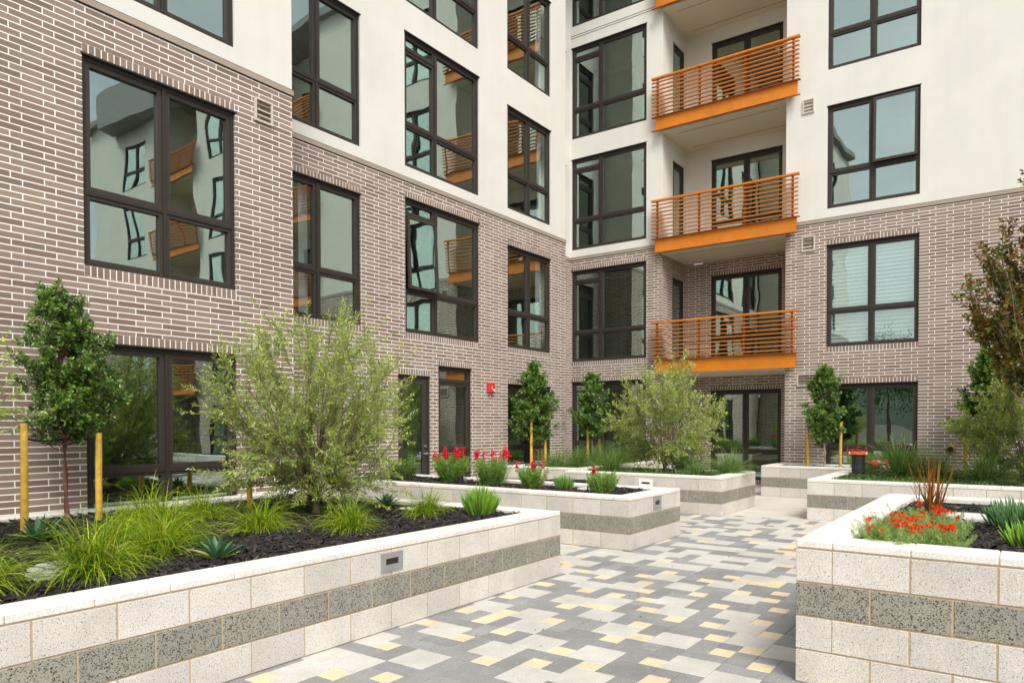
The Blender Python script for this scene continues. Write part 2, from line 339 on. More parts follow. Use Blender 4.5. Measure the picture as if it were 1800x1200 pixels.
H=15.9
FA=Fr((0,8.2,0),(1,0,0),(0,-1,0)); FB=Fr((0,9.35,0),(1,0,0),(0,-1,0)); FC=Fr((0,10.25,0),(1,0,0),(0,-1,0))
FR=Fr((17.1,0,0),(0,-1,0),(-1,0,0))       # u = -Y
FK=Fr((18.65,0,0),(0,-1,0),(-1,0,0))
zt=[(6.31,8.55),(9.35,11.59),(12.39,14.63)]; zT=[(6.31,8.76),(9.32,11.77),(12.36,14.8)]
def stack(F,u0,u1,kind,g=None,**kw):
    """2F-5F windows of one column; returns holes (lower, upper)"""
    two=(3.26,5.73) if kind=='T' else (3.26,5.50)
    lo=[(u0,u1,*two)]; hi=[(u0,u1,*z) for z in (zT if kind=='T' else zt)]
    if g: lo.append((u0,u1,*g))
    return lo,hi
def put(F,lo,hi,kind,opt={}):
    for k,h in enumerate(lo+hi):
        kk=dict(opt.get(round(h[2],2),{})); 
        rail=.79
        window(F,*h,kind=kind,rail=rail if h[2]>1 else (1.03-h[2]),**kk)
# --- front bay
loA,hiA=stack(FA,3.62,5.44,'D',(.12,2.44)); loA2,hiA2=stack(FA,-.6,1.22,'D',(.12,2.44)); loA3,hiA3=stack(FA,-5.6,-3.78,'D',(.12,2.44))
V_A=[(5.725,5.985,5.52,5.80),(5.72,5.98,2.44,2.72)]
wall(FA,'brick_wall',-9,6.31,0,6.02,loA+loA2+loA3,[BRICK,SOLD]); wall(FA,'stucco_wall',-9,6.31,6.11,H,hiA+hiA2+hiA3,[STUCCO],soldier=False)
band(FA,-9,6.325); put(FA,loA,hiA,'D'); put(FA,loA2,hiA2,'D'); put(FA,loA3,hiA3,'D')
vent(FA,5.85,5.655); vent(FA,5.83,2.63)
FS=Fr((6.31,8.2,0),(0,1,0),(1,0,0)); wall(FS,'brick_wall',.223,1.15,0,6.02,[],[BRICK]); wall(FS,'stucco_wall',.223,1.15,6.11,H,[],[STUCCO],soldier=False); band(FS,.06,1.14)
# --- recessed left wall
lo1,hi1=stack(FB,6.80,8.61,'D'); lo2,hi2=stack(FB,9.69,11.90,'T'); lo3,hi3=stack(FB,12.90,14.67,'D',(.45,2.44))
door=(9.49,10.37,0.02,2.48); g2=(10.60,11.63,.2,2.69)
wall(FB,'brick_wall',6.53,15.35,0,6.02,lo1+lo2+lo3+[door,g2],[BRICK,SOLD],uoff=.12); wall(FB,'stucco_wall',6.53,15.35,6.11,H,hi1+hi2+hi3,[STUCCO],soldier=False)
band(FB,6.325,15.365); put(FB,lo1,hi1,'D',{3.26:dict(curtain=(7.45,7.66))}); put(FB,lo2,hi2,'T',{3.26:dict(open_=(0,1)),}); put(FB,lo3,hi3,'D',{3.26:dict(curtain=(14.3,14.55)),6.31:dict(curtain=(14.36,14.58)),9.35:dict(curtain=(14.3,14.56))})
window(FB,*g2,kind='S',rail=.85)
# entry door
d=MB(); ring(d,*door,.05,.035,.13); D=bpart(d,'entry_door',[FRAME],FB)
d=MB(); ring(d,door[0]+.055,door[1]-.055,door[2]+.02,door[3]-.055,.125,.05,.095,1,wb=.2); bpart(d,'door_leaf',[FRAME,FRAMEHI],FB,D)
d=MB(); d.box(door[0]+.18,door[1]-.18,.07,.078,.24,door[3]-.18); d.xf(BI@FB.M); d.build('pane',GLASS,D)
d=MB(); d.tube([(10.25,.05,1.0),(10.25,-.02,1.0)],.026,10); d.tube([(10.25,-.02,1.0),(10.14,-.025,1.0)],.011,8); d.tube([(10.25,.05,1.14),(10.25,.02,1.14)],.03,12); bpart(d,'door_handle',[CHROME],FB,D,smooth=False)
d=MB(); 
for q in (((9.3,.14,.02),(9.3,2.6,.02),(9.3,2.6,2.6),(9.3,.14,2.6)),((10.5,2.6,.02),(10.5,.14,.02),(10.5,.14,2.6),(10.5,2.6,2.6)),((9.3,2.6,.02),(10.5,2.6,.02),(10.5,2.6,2.6),(9.3,2.6,2.6)),((9.3,.14,2.6),(9.3,2.6,2.6),(10.5,2.6,2.6),(10.5,.14,2.6))): d.quad(q)
bpart(d,'room_interior',[ROOM],FB,D)
# --- stepped return and inner corner
FS2=Fr((15.35,9.35,0),(0,1,0),(1,0,0)); wall(FS2,'brick_wall',.223,.9,0,6.02,[],[BRICK]); wall(FS2,'stucco_wall',.223,.9,6.11,H,[],[STUCCO],soldier=False)
sl=[(16.0,16.84,.45,2.44),(16.0,16.84,3.28,5.48)]; sh=[(16.0,16.84,*z) for z in zt]
wall(FC,'brick_wall',15.57,17.1,0,6.02,sl,[BRICK,SOLD]); wall(FC,'stucco_wall',15.57,17.1,6.11,H,sh,[STUCCO],soldier=False); band(FC,15.36,17.08)
for h in sl+sh: window(FC,*h,kind='S',rail=.79,deep=.6)
# --- right wing (u=-Y)
REC=[(-7.56,-4.54),(2.2,5.22),(12.0,15.02)]
lpG=(-10.22,-8.0,.3,2.70)
def rt(u0): return stack(FR,u0,u0+1.80,'D',(.2,2.43))
segs=[(-10.25,-7.56),(-4.54,2.2),(5.22,12.0),(15.02,21)]
loL,hiL=stack(FR,-10.22,-8.0,'T'); loL.append(lpG)
winR={1:[rt(-3.66)],2:[rt(6.2),rt(9.3)],3:[rt(16.2)]}
for i,(a,b) in enumerate(segs):
    lo=[];hi=[]
    if i==0: lo,hi=list(loL),list(hiL)
    else:
        for q in winR[i]: lo+=q[0];hi+=q[1]
    wall(FR,'brick_wall',a,b,0,6.02,lo,[BRICK,SOLD],uoff=.05+i*.3); wall(FR,'stucco_wall',a,b,6.11,H,hi,[STUCCO],soldier=False); band(FR,a+(.02 if i==0 else 0),b)
put(FR,loL,hiL,'T',{3.26:dict(deep=2.0),6.31:dict(deep=2.0),.3:dict(deep=2.0)})
for i in (1,2,3):
    for q in winR[i]:
        o={3.26:dict(blind=True,label='window with white blinds drawn down'),6.31:dict(open_=(1,1))} if i==1 else {3.26:dict(blind=True)} if i==3 else {}
        put(FR,*q,'D',o)
g=MB(); g.box(-10.25,-7.75,-.004,.02,12.04,12.052,0); g.box(-10.25,-7.75,-.004,.02,12.10,12.112,0); bpart(g,'reveal_joint',[DARK],FR)
vent(FR,-4.06,8.66,.25,.31); vent(FR,-4.045,5.6,.28,.34); vent(FR,-4.06,2.55,.42,.27)
# drain outlet on the brick
v=MB(); 
for k in range(20):
    a0,a1=2*math.pi*k/20,2*math.pi*(k+1)/20
    P=lambda r,a,y:(-1.27+r*math.cos(a),y,1.03+r*math.sin(a))
    v.quad([P(.1,a0,0),P(.1,a1,0),P(.1,a1,-.02),P(.1,a0,-.02)]); v.quad([P(.1,a0,-.02),P(.1,a1,-.02),P(.062,a1,-.05),P(.062,a0,-.05)]); v.quad([P(.062,a0,-.05),P(.062,a1,-.05),P(.05,a1,.01),P(.05,a0,.01)],1); v.quad([P(.05,a0,-.01),P(.05,a1,-.01),(-1.27,-.01,1.03)],1)
bpart(v,'drain_outlet',[BRASS,DARK],FR)
def recess(u0,u1,main):
    # side walls, back wall, slabs, balconies
    dp=1.55
    FL_=Fr((17.1,-u0,0),(1,0,0),(0,-1,0))    # left side of the recess, facing -Y ; u = X offset
    dh=[(.66,1.44,z+.03,z+2.35) for z in (.0,3.03,6.07,9.12,12.16)]
    FRr=Fr((18.65,-u1,0),(-1,0,0),(0,1,0))
    wall(FL_,'brick_wall',.223,dp,0,5.83,dh[:2],[BRICK,SOLD],thick=.12); wall(FL_,'stucco_wall',.223,dp,6.05,H,dh[2:],[STUCCO],soldier=False,thick=.12)
    wall(FRr,'brick_wall',0,dp-.223,0,5.83,[],[BRICK],thick=.12); wall(FRr,'stucco_wall',0,dp-.223,6.05,H,[],[STUCCO],soldier=False,thick=.12)
    for z in dh:
        m=MB(); ring(m,*z,.05,.03,.1); w=bpart(m,'balcony_door',[FRAME],FL_); m=MB(); ring(m,z[0]+.05,z[1]-.05,z[2]+.04,z[3]-.05,.11,.045,.085,0,wb=.18); bpart(m,'door_leaf',[FRAMEHI],FL_,w)
        m=MB(); m.box(z[0]+.16,z[1]-.16,.06,.068,z[2]+.22,z[3]-.16); m.xf(BI@FL_.M); m.build('pane',GLASS,w)
        m=MB(); m.quad([(z[0],.6,z[2]),(z[1],.6,z[2]),(z[1],.6,z[3]),(z[0],.6,z[3])]); m.quad([(z[0],.12,z[2]),(z[0],.6,z[2]),(z[0],.6,z[3]),(z[0],.12,z[3])]);m.quad([(z[1],.6,z[2]),(z[1],.12,z[2]),(z[1],.12,z[3]),(z[1],.6,z[3])]);m.quad([(z[0],.12,z[3]),(z[0],.6,z[3]),(z[1],.6,z[3]),(z[1],.12,z[3])]); bpart(m,'room_interior',[ROOM],FL_,w)
    wl=[(u0+.70,u1-.50,.12,2.43),(u0+.70,u1-.50,3.08,5.45)]; wh=[(u0+.70,u1-.50,z+.05,z+2.42) for z in (6.07,9.12,12.16)]
    wall(FK,'brick_wall',u0,u1,0,5.83,wl,[BRICK,SOLD],uoff=.17); wall(FK,'stucco_wall',u0,u1,6.05,H,wh,[STUCCO],soldier=False)
    for h in wl+wh: window(FK,*h,kind='D',rail=.72)
    for k,zs in enumerate((2.80,5.84,8.88,11.92)):
        B=MB(); B.box(u0-.0,u1+.0,-.10,dp,zs,zs+.22); b=bpart(B,'balcony',[SOFFIT],FR)
        b_=MB()
        for q in (.22,1.30): b_.box(u0+.28,u1-.25,q,q+.012,zs-.003,zs+.002)
        bpart(b_,'soffit_slot',[DARK],FR,b)
        f=MB(); f.box(u0-.13,u1+.27,-.150,-.135,zs+.03,zs+.36); f.box(u0-.22,u1+.34,-.21,-.10,zs+.36,zs+.372,1); f.box(u0-.22,u1+.34,-.21,-.1505,zs+.018,zs+.0295,1) if k>0 else None
        f.box(u0-.13,u1+.27,-.135,-.100,zs+.225,zs+.359)
        bpart(f,'fascia_channel',[ORANGE,ORANGED],FR,b)
        zf=zs+.372
        r=MB(); r.box(u0-.205,u1+.335,-.245,-.135,zf+.915,zf+.955); bpart(r,'top_rail',[ORANGE],FR,b)
        r=MB()
        for j in range(9): r.box(u0-.195,u1+.325,-.245,-.189,zf+.054+j*.0955,zf+.074+j*.0955)
        bpart(r,'railing_slats',[SLAT],FR,b)
        for t in (-.06,1.03,2.13,3.21): 
            r=MB(); r.box(u0+t-.022,u0+t+.022,-.188,-.145,zf-.05 if False else zf+.0005,zf+.914); bpart(r,'railing_post',[ORANGED],FR,b)
        # returning side slats at each end
        r=MB()
        for j in range(9):
            for ue in (u0-.06,u1+.19): r.box(ue-.02,ue+.02,-.188,-.005,zf+.056+j*.0955,zf+.070+j*.0955) if False else None
for i,(a,b) in enumerate(REC): recess(a,b,i==0)
# roof
r=MB(); r.box(-9,17.3,8.0+.0,20,H,H+.25); r.xf(BI); r.build('roof',ROOF,BLD); 
r=MB(); r.box(16.85,30,-21.3,7.99,H+.0,H+.25); r.xf(BI); r.build('roof',ROOF,BLD)
r=MB(); r.box(16.4,17.0,-19.0,-13.0,H-.6,H+.9); r.xf(BI); r.build('roof_canopy',ROOF,BLD)
FE=Fr((17.1,-21,0),(1,0,0),(0,-1,0)); wall(FE,'brick_wall',.223,12,0,6.02,[],[BRICK]); wall(FE,'stucco_wall',.223,12,6.11,H,[],[STUCCO],soldier=False)

# ------------------------------------------------------------------ ground
def sheet(name,x0,x1,y0,y1,z,m,kind='structure'):
    b=MB(); b.quad([(x0,y0,z),(x1,y0,z),(x1,y1,z),(x0,y1,z)]); o=b.build(name,m); o['kind']=kind; return o
sheet('ground',-1500,1500,-1500,1500,-.03,paint('far_ground',(.10,.10,.07),rough=1,noise=.3,scale=.05))
# concrete walk slabs with tooled joints
b=MB()
xs=[12.205,14.0,15.6,17.1,18.65]; ys=[-8,-6,-4,-2,0,1.5,3.0,4.4,6.0,7.6,9.35,10.25]
for i in range(len(xs)-1):
    for j in range(len(ys)-1):
        v=random.uniform(.96,1.03); b.box(xs[i]+.004,xs[i+1]-.004,ys[j]+.004,ys[j+1]-.004,-.02,0,0,(v,v,v))
o=b.build('concrete_walk',paint('walk_concrete',(.54,.51,.455),rough=.85,noise=.09,scale=2.2,bump=.3,bscale=60,vcol=True),col=True); o['kind']='structure'
# pavers on a six inch module
LIGHT=[(18,23),(20,22),(22,20),(26,22),(25,18),(31,23),(40,23),(43,22),(35,23),(39,21),(40,19),(35,20),(36,18),(31,20),(33,17),(29,19),(27,17),(31,15),(44,18),(42,16),(44,14),(38,15),(36,14),(31,12),(41,12),(37,11),(35,10),(33,9),(47,13),(48,11),(27,14),(28,10),(24,13),(32,7),(27,8),(23,15)]
YEL=[(17,24),(19,22),(20,20),(23,23),(27,24),(26,21),(30,24),(29,22),(28,20),(24,18),(31,22),(34,24),(38,24),(43,24),(42,22),(34,20),(38,21),(38,19),(35,18),(31,19),(44,20),(46,19),(42,19),(40,18),(38,17),(36,16),(35,14),(33,15),(30,15),(31,14),(27,16),(25,16),(26,14),(28,12),(26,11),(45,16),(41,15),(47,15),(46,14),(43,13),(46,12),(39,13),(35,12),(44,11),(42,11),(40,10),(33,11),(37,10),(35,9),(31,10),(32,9),(30,8)]
G=.1524; PX,PY=.018,.081
i0,i1,j0,j1=-14,80,-24,61; occ={}; tiles=[]
for i,j in LIGHT:
    for a in (0,1):
        for c in (0,1): occ[(i+a,j+c)]=1
    tiles.append((i,j,2,2,0))
for c in YEL: occ[c]=1; tiles.append((*c,1,1,2))
rp=random.Random(11)
def inhand(i,j): return 17<=i<=48 and 7<=j<=24 and not (i<26 and j<14)
cells=[(i,j) for i in range(i0,i1) for j in range(j0,j1)]; rp.shuffle(cells)
for pas in range(2):
    for i,j in cells:
        if inhand(i,j) and inhand(i+1,j+1): continue
        q=[(i+a,j+c) for a in (0,1) for c in (0,1)]
        if pas==0 and rp.random()<.62 and not any(x in occ for x in q):
            # avoid big runs of light squares
            n=sum(1 for dx in (-1,0,1,2) for dy in (-1,0,1,2) if occ.get((i+dx,j+dy))==1)
            if n<=5:
                for x in q: occ[x]=1
                tiles.append((i,j,2,2,0))
for i,j in cells:
    if (i,j) in occ or inhand(i,j): continue
    if rp.random()<.14 : occ[(i,j)]=2; tiles.append((i,j,1,1,2))
for i,j in sorted(cells):
    if (i,j) in occ: continue
    opts=[]
    if (i+1,j) not in occ and i+1<i1: opts.append((2,1))
    if (i,j+1) not in occ and j+1<j1: opts.append((1,2))
    if (2,1) in opts and (1,2) in opts and (i+1,j+1) not in occ and rp.random()<.25: w,h=2,2
    elif opts: w,h=rp.choice(opts)
    else: w,h=1,1
    for a in range(w):
        for c in range(h): occ[(i+a,j+c)]=3
    tiles.append((i,j,w,h,1 if (w*h>1 or rp.random()<.75) else 2))
b=MB()
for i,j,w,h,k in tiles:
    x0=PX+i*G+.0018;x1=PX+(i+w)*G-.0018;y0=PY+j*G+.0018;y1=PY+(j+h)*G-.0018
    if x0>12.19: continue
    x1=min(x1,12.2); v=rp.uniform(.84,1.08) if k==1 else rp.uniform(.95,1.03); col=(v,v*rp.uniform(.99,1.005),v*rp.uniform(.975,1.01)); e=.0035; z=rp.uniform(-.0022,.0)
    P=[(x0,y0,-.008),(x1,y0,-.008),(x1,y1,-.008),(x0,y1,-.008)]; T=[(x0,y0,z-.003),(x1,y0,z-.003),(x1,y1,z-.003),(x0,y1,z-.003)]; U=[(x0+e,y0+e,z),(x1-e,y0+e,z),(x1-e,y1-e,z),(x0+e,y1-e,z)]
    b.quad(U,k,None,col)
    for q in range(4):
        r_=(q+1)%4; b.quad([T[q],T[r_],U[r_],U[q]],k,None,col); b.quad([P[q],P[r_],T[r_],T[q]],k,None,col)
o=b.build('paving',[PLIGHT,PGREY,PYEL],col=True); o['kind']='structure'
sheet('paving_bed',-2.3,12.2,-3.7,9.34,-.0075,SAND)
# distant wooded hills behind the camera (seen in the glass)
n=120; V=[];F=[]
for k in range(n+1):
    a=R_(120)+R_(200)*k/n; h=26+14*math.sin(k*.21)+9*math.sin(k*.077+1)+3*math.sin(k*.9)
    V+= [(330*math.cos(a),330*math.sin(a),-1),(380*math.cos(a),380*math.sin(a),h*.6),(440*math.cos(a),440*math.sin(a),h),(700*math.cos(a),700*math.sin(a),-1)]
    if k: 
        c=4*k
        for q in range(3): F.append((c+q,c+q+1,c-4+q+1,c-4+q))
o=npmesh('hills',np.array(V),np.array(F),paint('hill_scrub',(.055,.075,.05),rough=1,noise=.4,scale=.02),smooth=True); o['kind']='structure'

# ------------------------------------------------------------------ planters
TH=.2; CW=.25; CHT=.05; BH=.2032; BL=.4064
def planter(label,runs,ncourse,group='raised block planters in the courtyard',lights=()):
    """runs: (p0,p1,inward,c0,c1,ref) ; c = convex corner shared with the neighbour run; ref = end from which the bond is set out"""
    loc=(runs[0][0][0],runs[0][0][1],0); T=thing('planter',loc,0,label,'planter',group)
    blk=MB(); low=MB(); bnd=MB(); mor=MB(); cap=MB(); Hh=BH*ncourse
    for (p0,p1,nin,c0,c1,ref) in runs:
        p0=Vector((*p0,0)); p1=Vector((*p1,0)); n=Vector((*nin,0)); Ln=(p1-p0).length; u=(p1-p0)/Ln
        M=Matrix(((u.x,n.x,0,p0.x-loc[0]),(u.y,n.y,0,p0.y-loc[1]),(0,0,1,0),(0,0,0,1)))
        for k in range(ncourse):
            z0=k*BH; z1=z0+BH; kk=(ncourse-1-k)
            s=0; e=Ln
            if c0 and kk%2==0: s=TH
            if c1 and kk%2==1: e=Ln-TH
            if ref=='s': j=[s]; x=(BL if s==0 else TH+BL) if c0 else (BL*.5 if kk%2==0 else BL)
            else: pass
            if ref=='s':
                while x<e-.02: j.append(x); x+=BL
                j.append(e)
            else:
                j=[e]; x=(Ln-BL if e==Ln else Ln-TH-BL) if c1 else (Ln-BL*.5 if kk%2==0 else Ln-BL)
                if c1 and kk%2==1: x=Ln-TH-BL
                if c1 and kk%2==0: x=Ln-BL
                while x>s+.02: j.append(x); x-=BL
                j.append(s); j=j[::-1]
            isband=(kk==1)
            for a,c in zip(j[:-1],j[1:]):
                v=random.uniform(.88,1.06); g=.0052; tgt=bnd if isband else (blk if kk==0 else low)
                col=(v,v*random.uniform(.985,1.0),v*random.uniform(.96,1.0))
                tgt.box(a+(g if a>0 else 0),c-(g if c<Ln else 0),0,TH,z0+(g if k or 1 else 0),z1-g,0,col,M)
            mor.box(max(s,.003),min(e,Ln-.003),.0045,TH-.003,z0+.001,z1-.0005,0,None,M)
        # caps
        s=0 ; e=Ln-(CW if c1 else 0)
        x=s; j=[s]
        off=BL*.5
        x=s+off
        while x<e-.08: j.append(x); x+=BL
        j.append(e)
        for a,c in zip(j[:-1],j[1:]):
            v=random.uniform(.95,1.03); cap.box(a+.0015,c-.0015,-.002,CW,Hh+.004,Hh+CHT+random.uniform(-.0006,.0006),0,(v,v,v*.99),M)
        mor.box(max(0,s)+.004,e-.004,.006,CW-.02,Hh-.001,Hh+CHT-.008,0,None,M)
    blk.build('upper_course',BLOCK,T,col=True,bevel=.0025); low.build('lower_course',BLOCK,T,col=True,bevel=.0025); bnd.build('accent_band',BAND,T,col=True,bevel=.003); mor.build('mortar',MORTAR,T); cap.build('cap',CAP,T,col=True,bevel=.006)
    for (P,nx,ny,w,h,pale) in lights:
        z=Vector((0,0,1)); n=Vector((nx,ny,0)); u=z.cross(n); M=Matrix(((u.x,-n.x,0,P[0]-loc[0]),(u.y,-n.y,0,P[1]-loc[1]),(0,0,1,P[2]),(0,0,0,1)))
        l=MB(); ring(l,-w/2,w/2,-h/2,h/2,min(w*.2,h*.36),-.012,.02) ; l.xf(M); o=l.build('step_light',WHITEM if pale else STEEL,T)
        l=MB(); l.box(-w/2+w*.19,w/2-w*.19,-.002,.02,-h/2+h*.34,h/2-h*.34); l.xf(M); l.build('light_slot',SLOT,o)
    return T
W1=(0,1);
P1=planter('long low block planter in the left foreground holding the big olive and yellow grasses',
 [((-2.5,3.93),(6.35,3.93),(0,1),0,1,'e'),((6.35,3.93),(6.35,8.195),(-1,0),1,0,'s'),((6.1,8.195),(-2.5,8.195),(0,-1),0,0,'s')],3,
 lights=[((3.91,3.93,.52),0,-1,.225,.14,0)])
P2=planter('narrow block planter of red-flowered shrubs in front of the brown entry door',
 [((8.0,9.3),(8.0,3.95),(1,0),0,1,'e'),((8.0,3.95),(9.57,3.95),(0,1),1,1,'s'),((9.57,3.95),(9.57,9.3),(-1,0),1,0,'s')],3,
 lights=[((8.79,3.95,.525),0,-1,.24,.165,0)])
P3=planter('block planter below the balconies holding the smaller olive and low groundcover',
 [((11.93,7.29),(11.93,4.19),(1,0),0,1,'e'),((11.93,4.19),(13.78,4.19),(0,1),1,1,'s'),((13.78,4.19),(13.78,7.29),(-1,0),1,0,'s'),((12.6,7.29),(12.18,7.29),(0,-1),0,0,'s')],3,
 lights=[((11.93,5.58,.5),-1,0,.26,.13,1)])
P3b=planter('block planter in the inner corner with blue-green grasses and two staked trees',
 [((12.6,9.3),(12.6,7.3),(1,0),0,1,'e'),((12.6,7.3),(17.08,7.3),(0,1),1,0,'s'),((12.85,9.3),(15.3,9.3),(0,-1),0,0,'s')],3)
PRR=planter('stepped block planter along the right wing holding the black standpipe',
 [((12.33,-6),(12.33,2.91),(1,0),0,1,'e'),((12.33,2.91),(15.83,2.91),(0,-1),1,0,'s'),((15.83,2.91),(15.83,4.69),(1,0),0,1,'e'),((15.83,4.69),(17.08,4.69),(0,-1),1,0,'s'),((17.08,4.40),(17.08,-6),(-1,0),0,0,'s')],3)
PR1=planter('tall block planter in the right foreground with red flowers and bronze flax',
 [((8.07,1.13),(4.53,1.13),(0,-1),0,1,'e'),((4.53,1.13),(4.53,-4),(1,0),1,0,'s'),((8.07,-4),(8.07,.88),(-1,0),0,0,'s')],4)

# ------------------------------------------------------------------ mulch (beds of bark chips)
def inpoly(x,y,rects): return any(a<=x<=b and c<=y<=d for a,b,c,d in rects)
def mulch(rects,z,n,label,size=1.0,amp=.025):
    rr=np.random.default_rng(int(z*1000)+n); V=[];F=[];C=[]
    def hgt(x,y): return z+amp*np.sin(x*2.1+1)*np.sin(y*1.7)+amp*.5*np.sin(x*5.3)*np.cos(y*4.7)
    for (a,b,c,d) in rects:
        nx,ny=max(2,int((b-a)/.12)),max(2,int((d-c)/.12)); base=len(V)
        for i in range(nx+1):
            for j in range(ny+1):
                x=a+(b-a)*i/nx; y=c+(d-c)*j/ny; V.append((x,y,float(hgt(x,y))-.012)); C.append((.022,.018,.016))
        for i in range(nx):
            for j in range(ny):
                p=base+i*(ny+1)+j; F.append((p,p+ny+1,p+ny+2,p+1))
    V=np.array(V);F=np.array(F);C=np.array(C)
    areas=[(b-a)*(d-c) for a,b,c,d in rects]; tot=sum(areas); Vs=[V];Fs=[F];Cs=[C]; off=len(V)
    for (a,b,c,d),A in zip(rects,areas):
        m=int(n*A/tot); x=rr.uniform(a+.01,b-.01,m); y=rr.uniform(c+.01,d-.01,m); th=rr.uniform(0,6.28,m); l=rr.gamma(3,.009,m)*size+.008; w=rr.uniform(.004,.010,m)*size; t=rr.uniform(.002,.006,m)
        til=rr.normal(0,.28,m); h=hgt(x,y)+rr.uniform(-.006,.016,m)
        dx,dy,dz=np.cos(th)*l*np.cos(til),np.sin(th)*l*np.cos(til),l*np.sin(til); px,py=-np.sin(th)*w,np.cos(th)*w; rz=rr.normal(0,.4,m)*w
        P=np.stack([np.stack([x-dx-px,y-dy-py,h-dz-rz],1),np.stack([x+dx-px*.6,y+dy-py*.6,h+dz-rz],1),np.stack([x+dx+px*.8,y+dy+py*.8,h+dz+rz],1),np.stack([x-dx+px,y-dy+py,h-dz+rz],1)],1)
        Q=P+np.stack([0*t,0*t,t],1)[:,None,:]
        vv=np.concatenate([P,Q],1).reshape(-1,3); idx=off+8*np.arange(m)[:,None,None]
        ff=(idx+np.array([[4,5,6,7],[0,1,5,4],[1,2,6,5],[2,3,7,6],[3,0,4,7]])[None]).reshape(-1,4)
        br=rr.gamma(2.2,.5,m); br=np.clip(br,.3,4); col=np.stack([.027*br,.0215*br,.0185*br],1)
        pale=rr.random(m)<.012; col[pale]=(.28,.2,.12)
        Vs.append(vv);Fs.append(ff);Cs.append(np.repeat(col,8,0)); off+=len(vv)
    o=npmesh('mulch',np.concatenate(Vs),np.concatenate(Fs),CHIP,np.concatenate(Cs)); tag(o,label,'mulch',None,'stuff'); return o
mulch([(0.4,6.13,4.15,7.97)],.605,21000,'dark bark mulch around the big olive in the left foreground planter',1.0)
mulch([(8.22,9.35,4.17,9.28)],.60,4500,'dark bark mulch under the red-flowered shrubs of the narrow planter',1.2)
mulch([(12.15,13.56,4.41,7.28)],.60,2600,'dark bark mulch under the smaller olive and its groundcover',1.3)
mulch([(12.82,17.06,7.52,9.08)],.60,2600,'dark bark mulch in the inner corner planter beneath the grasses',1.3)
mulch([(12.55,16.05,-5.8,2.69),(16.05,16.86,-5.8,4.46)],.60,5000,'dark bark mulch in the planter along the right wing',1.3)
mulch([(4.75,7.85,-3.0,.91)],.80,13000,'dark bark mulch around the red flowers in the right foreground planter',1.0)

# ------------------------------------------------------------------ vegetation
def unit(v): return v/np.maximum(np.linalg.norm(v,axis=-1,keepdims=True),1e-9)
def leaves(pos,dr,ln,wd,col,fold=.25,rg=rng,broad=.5):
    """one folded leaf (4 triangles as 2 quads) per entry"""
    n=len(pos); dr=unit(dr); rnd=unit(rg.normal(size=(n,3))+np.array([0,0,.8])); side=unit(np.cross(dr,rnd)); nor=np.cross(side,dr)
    ln=ln[:,None]; wd=wd[:,None]
    b=pos; m=pos+dr*ln*broad+nor*ln*.04; t=pos+dr*ln-nor*ln*.10
    l1=pos+dr*ln*broad*.95+side*wd*.5+nor*wd*fold; r1=pos+dr*ln*broad*.95-side*wd*.5+nor*wd*fold
    V=np.stack([b,l1,t,r1,m],1).reshape(-1,3); i=5*np.arange(n)[:,None,None]
    F=(i+np.array([[0,4,1],[4,2,1],[0,3,4],[3,2,4]])[None]).reshape(-1,3)
    return V,F,np.repeat(col,5,0)
def colmix(n,pal,w,rg,var=.18):
    pal=np.array(pal); k=rg.choice(len(pal),n,p=np.array(w)/sum(w)); c=pal[k]*(1+rg.normal(0,var,(n,1))); return np.clip(c,.004,1)
def path(p0,p1,bend,n,rg,lift=.0):
    p0=np.array(p0,float);p1=np.array(p1,float); t=np.linspace(0,1,n)[:,None]; off=rg.normal(0,bend,3); 
    return p0+(p1-p0)*t+off*np.sin(np.pi*t)+np.array([0,0,lift])*np.sin(np.pi*t)
def shoots(starts,dirs,L,rg,step,llen,lwid,pal,w,curve=.5,ang=.8,tip=None,pairs=2,up=.25):
    """leafy shoots"""
    P=[];D=[];T=[]; stems=[]
    for s,d,l in zip(starts,dirs,L):
        n=max(3,int(l/step)); d=d/np.linalg.norm(d); b=rg.normal(0,curve,3)*.35+np.array([0,0,up]); pts=[];p=s.copy(); dd=d.copy()
        for k in range(n):
            dd=dd+b*step/l*1.2; dd/=np.linalg.norm(dd); p=p+dd*step; pts.append(p.copy())
            ax=np.cross(dd,rg.normal(size=3)); ax/=np.linalg.norm(ax)
            for q in range(pairs):
                sgn=ax*math.cos(q*2*math.pi/pairs)+np.cross(dd,ax)*math.sin(q*2*math.pi/pairs); P.append(p); D.append(dd*math.cos(ang)+sgn*math.sin(ang)); T.append(k/n)
        P.append(p);D.append(dd);T.append(1.)
        stems.append(np.array([s]+pts))
    P=np.array(P);D=np.array(D);T=np.array(T); n=len(P)
    col=colmix(n,pal,w,rg)
    if tip is not None:
        f=np.clip((T-.45)*1.6,0,1)[:,None]*rg.uniform(.3,1,(n,1)); col=col*(1-f)+np.array(tip)*f
    ln=llen*rg.uniform(.7,1.25,n)*(1-.35*T); wd=lwid*rg.uniform(.75,1.2,n)
    V,F,C=leaves(P,D,ln,wd,col,rg=rg)
    return V,F,C,stems
def stem_tubes(mb,stems,r0,r1=.001,n=4,every=1):
    for s in stems:
        s=s[::max(1,len(s)//5)]; mb.tube([tuple(p) for p in s],[r0+(r1-r0)*k/(len(s)-1) for k in range(len(s))],n,cap=False)

